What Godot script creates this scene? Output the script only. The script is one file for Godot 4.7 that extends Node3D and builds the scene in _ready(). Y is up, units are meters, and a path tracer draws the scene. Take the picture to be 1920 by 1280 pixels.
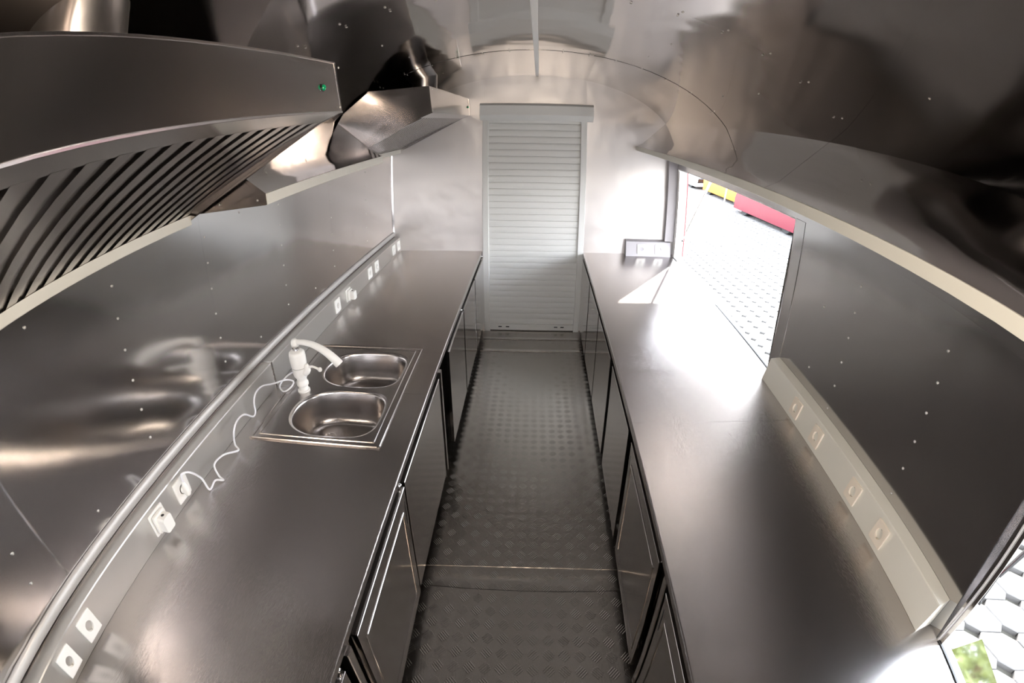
extends Node3D
# A stainless-steel food trailer seen along its aisle. Lengths in metres; in the room's own numbers x runs to the right,
# y up and z from the rear towards the shutter door. The body is bowed like a boat's hull: bow() gives every point of the
# straight plan its place in the bowed, rearward-narrowing body. Outdoors nothing is bowed.

# Hull lines: [power of breadth, power of height over 1.2 m, which fading length of bow(), amount in metres]
const BREADTH := [
	[1, 0, 3, -0.3068], [0, 0, 2, 0.0101], [1, 0, 1, 0.0246], [1, 0, 0, 0.1086], [2, 0, 0, -0.0133], [3, 1, 0, 0.0002],
	[3, 0, 0, -0.0347], [1, 2, 0, -0.0299], [1, 1, 1, 0.0305], [1, 1, 0, -0.0740], [0, 2, 4, -0.0123], [3, 0, 2, 0.0929],
	[1, 2, 1, 0.0843], [1, 1, 4, 0.0664], [0, 0, 4, -0.0435], [3, 1, 2, -0.0175], [2, 0, 3, 0.0050], [0, 2, 1, -0.0624],
	[0, 1, 0, -0.0058], [0, 1, 2, 0.0178], [0, 0, 0, 0.0215], [0, 2, 2, 0.0740], [3, 0, 3, -0.0584], [1, 2, 2, -0.0356],
	[1, 3, 3, -0.0109], [0, 4, 2, -0.0192],
]
const SHEER := [
	[0, 0, 3, -0.0999], [0, 1, 4, 0.1037], [2, 0, 2, -0.1257], [0, 4, 0, -0.0184], [2, 1, 2, 0.0725], [4, 0, 0, -0.0061],
	[0, 3, 2, 0.1421], [1, 0, 0, -0.0072], [2, 1, 4, -0.1033], [2, 2, 4, -0.0303], [1, 1, 0, -0.0116], [0, 4, 3, 0.0197],
	[0, 0, 1, -0.1286], [0, 3, 3, -0.1424], [0, 1, 2, -0.3100], [0, 3, 0, -0.0231], [2, 1, 1, -0.0076], [3, 0, 2, -0.0068],
	[0, 0, 2, 0.2407], [4, 0, 1, 0.0240], [0, 1, 1, 0.1094], [1, 0, 3, 0.0068], [0, 4, 1, -0.0283], [0, 0, 0, 0.0131],
	[0, 2, 0, -0.0315], [3, 1, 4, 0.0049],
]
const LENGTH := [
	[2, 0, 2, 0.1574], [0, 2, 2, 0.1574], [1, 0, 4, 0.0329], [4, 0, 1, -0.0550], [0, 0, 1, 0.0202], [0, 0, 4, -0.2040],
	[0, 4, 3, 0.0478], [0, 1, 2, -0.3367], [2, 1, 0, 0.0070], [0, 3, 0, -0.0082], [2, 1, 2, 0.1249], [2, 2, 1, -0.0954],
	[4, 0, 3, 0.0021], [2, 2, 3, 0.0578], [1, 0, 0, -0.0133], [0, 3, 1, 0.0144], [0, 0, 2, 0.2858], [0, 0, 0, 0.0535],
	[0, 1, 1, 0.1279], [0, 3, 4, 0.0471], [0, 1, 4, 0.0347], [3, 0, 0, 0.0035], [2, 1, 1, -0.0272], [1, 2, 4, 0.0033],
	[2, 0, 3, 0.1790], [2, 0, 0, -0.0136],
]
const ZE := 4.40      # inner face of the end wall with the shutter
const ZR := -2.4      # inner face of the rear wall behind the camera
const GROUND := -0.62

var hull_powers := [PackedInt32Array(), PackedInt32Array(), PackedInt32Array()]
var hull_amounts := [PackedFloat32Array(), PackedFloat32Array(), PackedFloat32Array()]
var used := {}
var M := {}
var rng := RandomNumberGenerator.new()


class Shape:
	var v := PackedVector3Array()
	var n := PackedVector3Array()
	var i := PackedInt32Array()


# ------------------------------------------------------------------ bowed body
func prepare_hull() -> void:
	for k in 3:
		for line in [BREADTH, SHEER, LENGTH][k]:
			hull_powers[k].append_array([line[0], line[1], line[2]])
			hull_amounts[k].append(line[3])


func bow(p: Vector3) -> Vector3:
	var x := clampf(p.x, -1.4, 1.4)
	var h := clampf(p.y, 0.0, 2.4) - 1.2
	var z := maxf(p.z, -0.2)
	var xp := [1.0, x, x * x, x * x * x, x * x * x * x]
	var hp := [1.0, h, h * h, h * h * h, h * h * h * h]
	var e := [1.0, exp(-z / 0.3), exp(-z / 0.6), exp(-z / 1.2), exp(-z / 3.0)]
	var d := [0.0, 0.0, 0.0]
	for k in 3:
		var powers: PackedInt32Array = hull_powers[k]
		var amounts: PackedFloat32Array = hull_amounts[k]
		var sum := 0.0
		for j in amounts.size():
			sum += amounts[j] * xp[powers[j * 3]] * hp[powers[j * 3 + 1]] * e[powers[j * 3 + 2]]
		d[k] = sum
	return Vector3(p.x + d[0], p.y + d[1], -(p.z + d[2] - 0.5 * (p.z - z)))


func plain(p: Vector3) -> Vector3:
	return Vector3(p.x, p.y, -p.z)


# ------------------------------------------------------------------ shapes (straight numbers in, placed points out)
func grid(s: Shape, rows: Array, hint: Vector3, wrap_r := false, wrap_c := false, bent := true) -> void:
	var nr := rows.size()
	var nc: int = rows[0].size()
	var at := s.v.size()
	var b := []
	for r in nr:
		var line := PackedVector3Array()
		for p in rows[r]:
			line.append(bow(p) if bent else plain(p))
		b.append(line)
	var mr := nr / 2 if nr > 2 else 0
	var mc := nc / 2 if nc > 2 else 0
	var mid: Vector3 = rows[mr][mc]
	var outward := (bow(mid + hint * 0.01) - bow(mid)) if bent else plain(hint)
	var norms := []
	var flip := false
	for r in nr:
		var line := PackedVector3Array()
		for c in nc:
			var r0 := r - 1
			var r1 := r + 1
			var c0 := c - 1
			var c1 := c + 1
			if wrap_r:
				r0 = posmod(r0, nr - 1)
				r1 = r1 % (nr - 1) if r1 >= nr else r1
				if r == nr - 1: r1 = 1
			if wrap_c:
				if c0 < 0: c0 = nc - 2
				if c1 >= nc: c1 = 1
			r0 = maxi(r0, 0)
			r1 = mini(r1, nr - 1)
			c0 = maxi(c0, 0)
			c1 = mini(c1, nc - 1)
			var du: Vector3 = b[r][c1] - b[r][c0]
			var dv: Vector3 = b[r1][c] - b[r0][c]
			if du.length_squared() < 1e-14:
				var rr := r1 if r1 != r else r0
				du = b[rr][c1] - b[rr][c0]
			line.append(du.cross(dv).normalized())
		norms.append(line)
	if norms[mr][mc].dot(outward) < 0.0:
		flip = true
	for r in nr:
		for c in nc:
			s.v.append(b[r][c])
			s.n.append(-norms[r][c] if flip else norms[r][c])
	for r in nr - 1:
		for c in nc - 1:
			var a := at + r * nc + c
			if flip:
				s.i.append_array([a, a + 1, a + nc, a + 1, a + nc + 1, a + nc])
			else:
				s.i.append_array([a, a + nc, a + 1, a + 1, a + nc, a + nc + 1])


func steps(length: float, step: float) -> int:
	return clampi(ceili(length / step), 1, 48)


func quad(s: Shape, a: Vector3, b: Vector3, c: Vector3, d: Vector3, hint: Vector3, step := 0.15, bent := true) -> void:
	var nu := steps(maxf(a.distance_to(b), d.distance_to(c)), step) if bent else 1
	var nv := steps(maxf(a.distance_to(d), b.distance_to(c)), step) if bent else 1
	var rows := []
	for r in nv + 1:
		var line := PackedVector3Array()
		var t := float(r) / nv
		var p := a.lerp(d, t)
		var q := b.lerp(c, t)
		for k in nu + 1:
			line.append(p.lerp(q, float(k) / nu))
		rows.append(line)
	grid(s, rows, hint, false, false, bent)


func put2(p: Vector2, axis: int, w: float) -> Vector3:
	return Vector3(p.x, p.y, w) if axis == 2 else (Vector3(w, p.y, p.x) if axis == 0 else Vector3(p.x, w, p.y))


# A profile swept along an axis: 2 gives (x, y) along z, 0 gives (z, y) along x, 1 gives (x, z) along y.
func prism(s: Shape, prof: PackedVector2Array, axis: int, a0: float, a1: float, smooth := false, caps := true, step := 0.15, bent := true) -> void:
	var n := prof.size()
	var turn := 0.0
	var mid := Vector2.ZERO
	for k in n:
		turn += prof[k].cross(prof[(k + 1) % n])
		mid += prof[k] / n
	var na := steps(absf(a1 - a0), step) if bent else 1
	if smooth:
		var rows := []
		for k in n + 1:
			var line := PackedVector3Array()
			for j in na + 1:
				line.append(put2(prof[k % n], axis, lerpf(a0, a1, float(j) / na)))
			rows.append(line)
		var k2 := (n + 1) / 2
		var side := put2(prof[k2 % n] - mid, axis, 0.0).normalized()
		grid(s, rows, side, true, false, bent)
	else:
		for k in n:
			var p := prof[k]
			var q := prof[(k + 1) % n]
			if p.distance_to(q) < 1e-5: continue
			var nrm := Vector2(q.y - p.y, p.x - q.x).normalized() * (1.0 if turn > 0.0 else -1.0)
			quad(s, put2(p, axis, a0), put2(p, axis, a1), put2(q, axis, a1), put2(q, axis, a0), put2(nrm, axis, 0.0), step, bent)
	if caps:
		var tri := Geometry2D.triangulate_polygon(prof)
		for e in 2:
			var w := a0 if e == 0 else a1
			var hint := put2(Vector2.ZERO, axis, -1.0 if (e == 0) == (a0 < a1) else 1.0)
			flat(s, prof, tri, axis, w, hint, bent)


func flat(s: Shape, pts: PackedVector2Array, tri: PackedInt32Array, axis: int, w: float, hint: Vector3, bent := true) -> void:
	var at := s.v.size()
	var pos := PackedVector3Array()
	for p in pts:
		var q := put2(p, axis, w)
		pos.append(bow(q) if bent else plain(q))
	var c := put2(pts[0], axis, w)
	var outward := (bow(c + hint * 0.01) - bow(c)).normalized() if bent else plain(hint)
	for k in range(0, tri.size(), 3):
		var a := pos[tri[k]]
		var b := pos[tri[k + 1]]
		var d := pos[tri[k + 2]]
		var nn := (b - a).cross(d - a)
		if nn.length_squared() < 1e-16: continue
		nn = nn.normalized()
		var same := nn.dot(outward) > 0.0
		for p in [a, d, b] if same else [a, b, d]:
			s.i.append(s.v.size())
			s.v.append(p)
			s.n.append(nn if same else -nn)


func chamfered(lo: Vector2, hi: Vector2, c: float) -> PackedVector2Array:
	if c <= 0.0:
		return PackedVector2Array([lo, Vector2(hi.x, lo.y), hi, Vector2(lo.x, hi.y)])
	return PackedVector2Array([Vector2(lo.x + c, lo.y), Vector2(hi.x - c, lo.y), Vector2(hi.x, lo.y + c), Vector2(hi.x, hi.y - c), Vector2(hi.x - c, hi.y), Vector2(lo.x + c, hi.y), Vector2(lo.x, hi.y - c), Vector2(lo.x, lo.y + c)])


func box(s: Shape, lo: Vector3, hi: Vector3, c := 0.0, bent := true, step := 0.15) -> void:
	var d := hi - lo
	if d.z >= d.x and d.z >= d.y:
		prism(s, chamfered(Vector2(lo.x, lo.y), Vector2(hi.x, hi.y), c), 2, lo.z, hi.z, false, true, step, bent)
	elif d.x >= d.y:
		prism(s, chamfered(Vector2(lo.z, lo.y), Vector2(hi.z, hi.y), c), 0, lo.x, hi.x, false, true, step, bent)
	else:
		prism(s, chamfered(Vector2(lo.x, lo.z), Vector2(hi.x, hi.z), c), 1, lo.y, hi.y, false, true, step, bent)


# Rounded slab: its face looks along `out`, corners rounded by r in the plane of u and w.
func plate(s: Shape, mid: Vector3, u: Vector3, w: Vector3, thick: Vector3, r: float, bent := true) -> void:
	var hu := u.length()
	var hw := w.length()
	var pts := rounded(hu, hw, r, 4)
	var front := PackedVector3Array()
	var rim := PackedVector3Array()
	var back := PackedVector3Array()
	for p in pts:
		var q := mid + u / hu * p.x + w / hw * p.y
		front.append(mid + u / hu * p.x * (1.0 - 0.0015 / hu) + w / hw * p.y * (1.0 - 0.0015 / hw) + thick)
		rim.append(q + thick * 0.75)
		back.append(q)
	front.append(front[0])
	rim.append(rim[0])
	back.append(back[0])
	var k := front.size() / 2
	grid(s, [back, rim], (front[k] - mid - thick).normalized(), false, true, bent)
	grid(s, [rim, front], ((front[k] - mid - thick).normalized() + thick.normalized()).normalized(), false, true, bent)
	var hub := PackedVector3Array()
	for p in front: hub.append(mid + thick)
	grid(s, [front, hub], thick.normalized(), false, true, bent)


func rounded(hx: float, hy: float, r: float, seg: int) -> PackedVector2Array:
	var out := PackedVector2Array()
	var mids := [Vector2(hx - r, hy - r), Vector2(-hx + r, hy - r), Vector2(-hx + r, -hy + r), Vector2(hx - r, -hy + r)]
	for q in 4:
		for k in seg + 1:
			out.append(mids[q] + Vector2.from_angle(PI / 2 * (q + float(k) / seg)) * r)
	return out


# prof: (radius, height along axis); a lathe about `axis` through `o`.
func lathe(s: Shape, prof: Array, o: Vector3, axis: Vector3, seg := 20, bent := true, inward := false) -> void:
	axis = axis.normalized()
	var u := axis.cross(Vector3.UP if absf(axis.y) < 0.9 else Vector3.RIGHT).normalized()
	var w := axis.cross(u)
	for k in prof.size() - 1:
		var p: Vector2 = prof[k]
		var q: Vector2 = prof[k + 1]
		if p.distance_to(q) < 1e-6: continue
		var rows := []
		for e: Vector2 in [p, q]:
			var line := PackedVector3Array()
			for j in seg + 1:
				var a := TAU * j / seg
				line.append(o + axis * e.y + (u * cos(a) + w * sin(a)) * e.x)
			rows.append(line)
		var nrm := Vector2(q.y - p.y, p.x - q.x).normalized()
		if inward: nrm = -nrm
		var a := TAU * ((seg + 1) / 2) / seg
		grid(s, rows, axis * nrm.y + (u * cos(a) + w * sin(a)) * nrm.x, false, true, bent)


# Smooth lathe: one grid over the whole profile.
func turned(s: Shape, prof: Array, o: Vector3, axis: Vector3, seg := 24, bent := true) -> void:
	axis = axis.normalized()
	var u := axis.cross(Vector3.UP if absf(axis.y) < 0.9 else Vector3.RIGHT).normalized()
	var w := axis.cross(u)
	var rows := []
	for e: Vector2 in prof:
		var line := PackedVector3Array()
		for j in seg + 1:
			var a := TAU * j / seg
			line.append(o + axis * e.y + (u * cos(a) + w * sin(a)) * e.x)
		rows.append(line)
	var m := prof.size() / 2 if prof.size() > 2 else 0
	var d: Vector2 = prof[mini(m + 1, prof.size() - 1)] - prof[maxi(m - 1, 0)]
	var nrm := Vector2(d.y, -d.x).normalized()
	var a := TAU * ((seg + 1) / 2) / seg
	grid(s, rows, axis * nrm.y + (u * cos(a) + w * sin(a)) * nrm.x, false, true, bent)


func smoothed(pts: Array, per: int) -> PackedVector3Array:
	var out := PackedVector3Array()
	for k in pts.size() - 1:
		var p0: Vector3 = pts[maxi(k - 1, 0)]
		var p3: Vector3 = pts[mini(k + 2, pts.size() - 1)]
		for j in per:
			out.append(pts[k].cubic_interpolate(pts[k + 1], p0, p3, float(j) / per))
	out.append(pts[-1])
	return out


# radii: one number or one for each point; squash: flattening across `flatten`.
func tube(s: Shape, path: PackedVector3Array, radii: Array, seg := 8, bent := true) -> void:
	var rows := []
	var t0 := (path[1] - path[0]).normalized()
	var u := t0.cross(Vector3.UP if absf(t0.y) < 0.9 else Vector3.RIGHT).normalized()
	var n := path.size()
	for k in n:
		var t := (path[mini(k + 1, n - 1)] - path[maxi(k - 1, 0)]).normalized()
		u = (u - t * u.dot(t)).normalized()
		var w := t.cross(u)
		var r: float = radii[mini(k, radii.size() - 1)]
		var line := PackedVector3Array()
		for j in seg + 1:
			var a := TAU * j / seg
			line.append(path[k] + (u * cos(a) + w * sin(a)) * r)
		rows.append(line)
	var mr := n / 2 if n > 2 else 0
	var mc := (seg + 1) / 2
	grid(s, rows, (rows[mr][mc] - path[mr]).normalized(), false, true, bent)
	for e in 2:
		var hub := PackedVector3Array()
		var ring: PackedVector3Array = rows[0] if e == 0 else rows[n - 1]
		for p in ring: hub.append(path[0] if e == 0 else path[n - 1])
		grid(s, [ring, hub], (path[0] - path[1]).normalized() if e == 0 else (path[n - 1] - path[n - 2]).normalized(), false, true, bent)


# Straight bar of rectangular section between two points.
func bar(s: Shape, p: Vector3, q: Vector3, half_u: Vector3, half_w: Vector3, bent := true, step := 0.2) -> void:
	for f in [[half_u, half_w], [-half_u, half_w], [half_w, half_u], [-half_w, half_u]]:
		quad(s, p + f[0] - f[1], q + f[0] - f[1], q + f[0] + f[1], p + f[0] + f[1], f[0].normalized(), step, bent)
	var t := (q - p).normalized()
	quad(s, p - half_u - half_w, p + half_u - half_w, p + half_u + half_w, p - half_u + half_w, -t, 1.0, bent)
	quad(s, q - half_u - half_w, q + half_u - half_w, q + half_u + half_w, q - half_u + half_w, t, 1.0, bent)


func dome(s: Shape, o: Vector3, axis: Vector3, r: float, h: float, seg := 8, bent := true) -> void:
	turned(s, [Vector2(r, 0), Vector2(r * 0.86, h * 0.6), Vector2(r * 0.45, h * 0.93), Vector2(0.0005, h)], o, axis, seg, bent)


# ------------------------------------------------------------------ nodes
func numbered(called: String) -> String:
	var k: int = used.get(called, 0)
	used[called] = k + 1
	return called if k == 0 else "%s_%03d" % [called, k]


func tag(o: Node3D, label: String, category: String, group := "", kind := "") -> Node3D:
	if label: o.set_meta("label", label)
	if category: o.set_meta("category", category)
	if group: o.set_meta("group", group)
	if kind: o.set_meta("kind", kind)
	return o


func thing(called: String, at: Vector3, label: String, category: String, group := "", bent := true) -> Node3D:
	var o := Node3D.new()
	o.name = numbered(called)
	add_child(o, true)
	o.position = bow(at) if bent else plain(at)
	return tag(o, label, category, group)


func structure(called: String, at: Vector3, label: String, category: String) -> Node3D:
	return tag(thing(called, at, label, category), "", "", "", "structure")


func base_of(o: Node3D) -> Vector3:
	var p := Vector3.ZERO
	var n := o
	while n != self:
		p += n.position
		n = n.get_parent()
	return p


# ONE named mesh for each part, under its thing (or its part).
func part(called: String, s: Shape, m: Material, parent: Node3D) -> MeshInstance3D:
	var away := base_of(parent)
	var pts := s.v
	for k in pts.size():
		pts[k] -= away
	var a := []
	a.resize(Mesh.ARRAY_MAX)
	a[Mesh.ARRAY_VERTEX] = pts
	a[Mesh.ARRAY_NORMAL] = s.n
	a[Mesh.ARRAY_INDEX] = s.i
	var mesh := ArrayMesh.new()
	mesh.add_surface_from_arrays(Mesh.PRIMITIVE_TRIANGLES, a)
	mesh.surface_set_material(0, m)
	var o := MeshInstance3D.new()
	o.name = called
	o.mesh = mesh
	parent.add_child(o, true)
	return o


# ------------------------------------------------------------------ materials
func noise_tex(freq: float, octaves: int, as_normal: bool, strength := 4.0, side := 512, sd := 1) -> NoiseTexture2D:
	var n := FastNoiseLite.new()
	n.noise_type = FastNoiseLite.TYPE_SIMPLEX_SMOOTH
	n.frequency = freq
	n.fractal_octaves = octaves
	n.seed = sd
	var t := NoiseTexture2D.new()
	t.width = side
	t.height = side
	t.seamless = true
	t.noise = n
	t.as_normal_map = as_normal
	t.bump_strength = strength
	return t


func surface(called: String, c: Color, metallic: float, rough: float) -> StandardMaterial3D:
	var m := StandardMaterial3D.new()
	m.resource_name = called
	m.albedo_color = c
	m.metallic = metallic
	m.roughness = rough
	m.cull_mode = BaseMaterial3D.CULL_DISABLED
	M[called] = m
	return m


func triplanar(m: StandardMaterial3D, scale: Vector3) -> StandardMaterial3D:
	m.uv1_triplanar = true
	m.uv1_world_triplanar = true
	m.uv1_scale = scale
	return m


func tread_relief() -> ImageTexture:
	var n := 256
	var im := Image.create_empty(n, n, false, Image.FORMAT_RF)
	for y in n:
		for x in n:
			var qx := x / 128
			var qy := y / 128
			var p := Vector2(x % 128 - 64, y % 128 - 64) / 64.0
			var a := PI / 4 if (qx + qy) % 2 == 0 else -PI / 4
			p = p.rotated(a)
			var h := 0.0
			for k in 5:
				var off := (k - 2) * 0.27
				var half := 0.62 - 0.07 * absi(k - 2)
				var d := Vector2(maxf(absf(p.x) - half, 0.0), p.y - off).length()
				h = maxf(h, clampf(1.0 - d / 0.095, 0.0, 1.0))
			im.set_pixel(x, y, Color(smoothstep(0.0, 0.8, h), 0, 0))
	return ImageTexture.create_from_image(im)


func make_materials() -> void:
	var wave := noise_tex(0.012, 2, true, 6.0, 512, 3)
	var grain := noise_tex(0.12, 3, false, 1.0, 512, 5)
	var m := surface("brushed_steel_worktop", Color(0.77, 0.75, 0.74), 1.0, 0.23)
	m.heightmap_enabled = true
	m.heightmap_texture = grain
	m.heightmap_scale = 0.02
	triplanar(m, Vector3(9, 9, 0.7))
	m = surface("steel_wall_sheet", Color(0.80, 0.79, 0.785), 1.0, 0.13)
	m.normal_enabled = true
	m.normal_texture = wave
	m.normal_scale = 0.04
	triplanar(m, Vector3(0.45, 0.45, 0.45))
	m = surface("polished_ceiling_sheet", Color(0.77, 0.75, 0.74), 1.0, 0.06)
	m.normal_enabled = true
	m.normal_texture = wave
	m.normal_scale = 0.04
	triplanar(m, Vector3(0.4, 0.4, 0.4))
	m = surface("satin_end_sheet", Color(0.78, 0.76, 0.75), 0.8, 0.34)
	m.normal_enabled = true
	m.normal_texture = wave
	m.normal_scale = 0.13
	triplanar(m, Vector3(0.7, 0.7, 0.7))
	surface("hood_steel", Color(0.77, 0.75, 0.74), 1.0, 0.17)
	surface("baffle_steel", Color(0.77, 0.75, 0.74), 1.0, 0.22)
	surface("dark_void", Color(0.10, 0.10, 0.10), 0.3, 0.6)
	surface("door_steel", Color(0.77, 0.75, 0.74), 1.0, 0.14)
	surface("edge_steel", Color(0.77, 0.75, 0.74), 1.0, 0.18)
	surface("sink_steel", Color(0.77, 0.75, 0.74), 1.0, 0.24)
	surface("duct_steel", Color(0.77, 0.75, 0.74), 1.0, 0.28)
	surface("lamp_glow", Color(1.0, 0.95, 0.88), 0.0, 0.4)
	M["lamp_glow"].emission_enabled = true
	M["lamp_glow"].emission = Color(1.0, 0.92, 0.80)
	M["lamp_glow"].emission_energy_multiplier = 3.0
	surface("chrome", Color(0.90, 0.89, 0.88), 1.0, 0.06)
	surface("brushed_aluminium", Color(0.80, 0.79, 0.77), 0.85, 0.38)
	surface("matt_rail", Color(0.78, 0.77, 0.76), 0.5, 0.5)
	surface("grey_aluminium", Color(0.60, 0.585, 0.595), 0.4, 0.5)
	surface("trunking_steel", Color(0.80, 0.79, 0.775), 0.75, 0.34)
	surface("trunking_aluminium", Color(0.88, 0.87, 0.83), 0.15, 0.45)
	surface("white_shutter", Color(0.84, 0.84, 0.83), 0.0, 0.38)
	surface("white_plastic", Color(0.96, 0.955, 0.94), 0.0, 0.35)
	surface("cream_plastic", Color(0.90, 0.86, 0.80), 0.0, 0.4)
	surface("white_cable", Color(0.93, 0.93, 0.95), 0.0, 0.4)
	surface("black_plastic", Color(0.06, 0.06, 0.06), 0.0, 0.45)
	surface("green_lens", Color(0.02, 0.55, 0.36), 0.0, 0.25)
	surface("red_paint", Color(0.78, 0.22, 0.24), 0.0, 0.35)
	surface("white_paint", Color(0.90, 0.90, 0.90), 0.0, 0.4)
	m = surface("tread_plate", Color(0.66, 0.64, 0.62), 1.0, 0.24)
	m.heightmap_enabled = true
	m.heightmap_texture = tread_relief()
	m.heightmap_scale = 0.045
	triplanar(m, Vector3(8.0, 8.0, 8.0))
	m = surface("concrete_paver", Color(0.41, 0.40, 0.39), 0.0, 0.9)
	m.albedo_texture = noise_tex(0.05, 4, false, 1.0, 256, 11)
	var ramp := Gradient.new()
	ramp.set_color(0, Color(0.80, 0.80, 0.79))
	ramp.set_color(1, Color(1, 1, 1))
	m.albedo_texture.color_ramp = ramp
	triplanar(m, Vector3(0.8, 0.8, 0.8))
	m = surface("earth", Color(0.26, 0.25, 0.22), 0.0, 1.0)
	surface("leaf", Color(0.44, 0.47, 0.27), 0.0, 0.6)
	M["leaf"].backlight_enabled = true
	M["leaf"].backlight = Color(0.30, 0.33, 0.16)
	surface("bark", Color(0.36, 0.29, 0.22), 0.0, 0.95)
	surface("car_red", Color(0.36, 0.09, 0.14), 0.0, 0.25)
	surface("car_yellow", Color(0.78, 0.46, 0.06), 0.0, 0.25)
	surface("car_white", Color(0.90, 0.90, 0.90), 0.0, 0.25)
	surface("car_glass", Color(0.05, 0.06, 0.08), 0.0, 0.08)
	surface("rubber", Color(0.05, 0.05, 0.05), 0.0, 0.8)
	surface("shelf_mirror", Color(0.88, 0.88, 0.88), 1.0, 0.04)


# ------------------------------------------------------------------ the place
func arch(x: float) -> float:
	return 1.74 + 0.64 * sqrt(maxf(0.0, 1.0 - x * x / 1.5625))


func arch_line(x0: float, x1: float, lift: float, n: int) -> PackedVector2Array:
	var out := PackedVector2Array()
	var a0 := acos(clampf(x0 / 1.25, -1, 1))
	var a1 := acos(clampf(x1 / 1.25, -1, 1))
	for k in n + 1:
		var a := lerpf(a0, a1, float(k) / n)
		out.append(Vector2((1.25 + lift) * cos(a), 1.74 + (0.64 + lift) * sin(a)))
	return out


func build_shell() -> void:
	# floor: two tread-plate sheets on a slab
	var o := structure("floor", Vector3(0, 0, 1.5), "aluminium tread plate floor of the aisle between the cabinets", "floor")
	var s := Shape.new()
	box(s, Vector3(-1.29, -0.003, ZR), Vector3(1.29, 0.0, 1.408))
	part("tread_plate", s, M.tread_plate, o)
	s = Shape.new()
	box(s, Vector3(-1.29, -0.003, 1.411), Vector3(1.29, 0.0, ZE))
	part("tread_plate", s, M.tread_plate, o)
	s = Shape.new()
	box(s, Vector3(-1.34, -0.06, ZR - 0.05), Vector3(1.34, -0.004, ZE + 0.05))
	part("floor_board", s, M.dark_void, o)
	for z in [4.19, 3.93]:
		o = structure("trim_%d" % (1 if z > 4.0 else 2), Vector3(0, 0, z), "thin aluminium threshold strip across the aisle %s" % ("right below the shutter door" if z > 4.0 else "a hand's breadth before the door strip"), "threshold strip")
		s = Shape.new()
		prism(s, PackedVector2Array([Vector2(z - 0.022, 0.0005), Vector2(z - 0.018, 0.006), Vector2(z + 0.018, 0.006), Vector2(z + 0.022, 0.0005)]), 0, -0.45, 0.42)
		part("strip", s, M.edge_steel, o)

	# left wall
	o = structure("wall_left", Vector3(-1.29, 0, 1.5), "left wall of smooth stainless sheets above the sink worktop", "wall")
	var zs := [ZR, -0.88, 0.30, 1.04, 1.59, 2.25, 2.95, 3.65, ZE]
	s = Shape.new()
	box(s, Vector3(-1.35, -0.004, ZR - 0.05), Vector3(-1.294, 1.76, ZE + 0.05))
	part("wall_core", s, M.steel_wall_sheet, o)
	for k in [0, 2, 4, 6]:
		s = Shape.new()
		box(s, Vector3(-1.294, 0.0, zs[k] + (0.0002 if k else 0.0)), Vector3(-1.29, 1.742, (zs[k + 2] - 0.0002)), 0.0, true, 0.1)
		part("steel_sheet", s, M.steel_wall_sheet, o)
	s = Shape.new()
	for z in [0.29, 1.03, 1.59, 2.25, 2.95, 3.65]:
		for k in 8:
			dome(s, Vector3(-1.29, 0.96 + 0.107 * k, z + 0.008 * (k - 3)), Vector3.RIGHT, 0.0052, 0.004, 6)
	for z in [0.66, 1.9, 2.6]:
		for y in [1.03, 1.64]:
			dome(s, Vector3(-1.29, y, z), Vector3.RIGHT, 0.0052, 0.004, 6)
	tag(part("rivets", s, M.brushed_aluminium, o), "", "", "", "stuff")

	# right wall, round two serving openings
	o = structure("wall_right", Vector3(1.25, 0, 1.5), "right wall of stainless sheets round the two open serving hatches", "wall")
	for b in [
			["lower_panel", Vector3(1.25, -0.004, ZR - 0.05), Vector3(1.30, 0.755, ZE + 0.05)],
			["pier_sheet", Vector3(1.25, 0.755, 0.42), Vector3(1.30, 1.60, 2.14)],
			["casing_strip", Vector3(1.2475, 0.757, 2.040), Vector3(1.25, 1.60, 2.139)],
			["rear_sheet", Vector3(1.25, 0.755, ZR - 0.05), Vector3(1.30, 1.60, -0.5)],
			["corner_casing", Vector3(1.165, 0.9305, 4.335), Vector3(1.25, 1.727, ZE - 0.0005)],
			["head_panel", Vector3(1.25, 1.60, ZR - 0.05), Vector3(1.30, 1.78, ZE + 0.05)],
			["end_sheet", Vector3(1.25, 0.755, 4.315), Vector3(1.30, 1.60, ZE + 0.05)]]:
		s = Shape.new()
		box(s, b[1], b[2], 0.0, true, 0.1)
		part(b[0], s, M.grey_aluminium if b[0] == "corner_casing" else M.steel_wall_sheet, o)
	s = Shape.new()
	for z in [0.975, 1.52]:
		for k in 6:
			dome(s, Vector3(1.25, 0.94 + 0.107 * k, z), Vector3.LEFT, 0.0052, 0.004, 6)
	for y in [1.01, 1.30]:
		dome(s, Vector3(1.25, y, 1.75), Vector3.LEFT, 0.0052, 0.004, 6)
	tag(part("rivets", s, M.brushed_aluminium, o), "", "", "", "stuff")

	# end wall round the door, under the arch
	o = structure("wall_front", Vector3(0, 0, ZE), "arched end wall of wavy satin steel round the white roller shutter", "wall")
	var left := PackedVector2Array([Vector2(-1.33, -0.004), Vector2(-0.455, -0.004)])
	left.append(Vector2(-0.455, arch(0.455)))
	left.append_array(arch_line(-0.455, -1.25, 0.0, 12).slice(1))
	left.append(Vector2(-1.33, 1.74))
	var right := PackedVector2Array([Vector2(0.425, -0.004), Vector2(1.30, -0.004), Vector2(1.30, 1.74)])
	right.append_array(arch_line(1.25, 0.425, 0.0, 12))
	var top := PackedVector2Array([Vector2(-0.455, 2.09), Vector2(0.425, 2.09)])
	top.append_array(arch_line(0.425, -0.455, 0.0, 10))
	for b in [["left_sheet", left], ["right_sheet", right], ["head_sheet", top]]:
		s = Shape.new()
		prism(s, b[1], 2, ZE, ZE + 0.05)
		part(b[0], s, M.satin_end_sheet, o)
	s = Shape.new()
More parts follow.
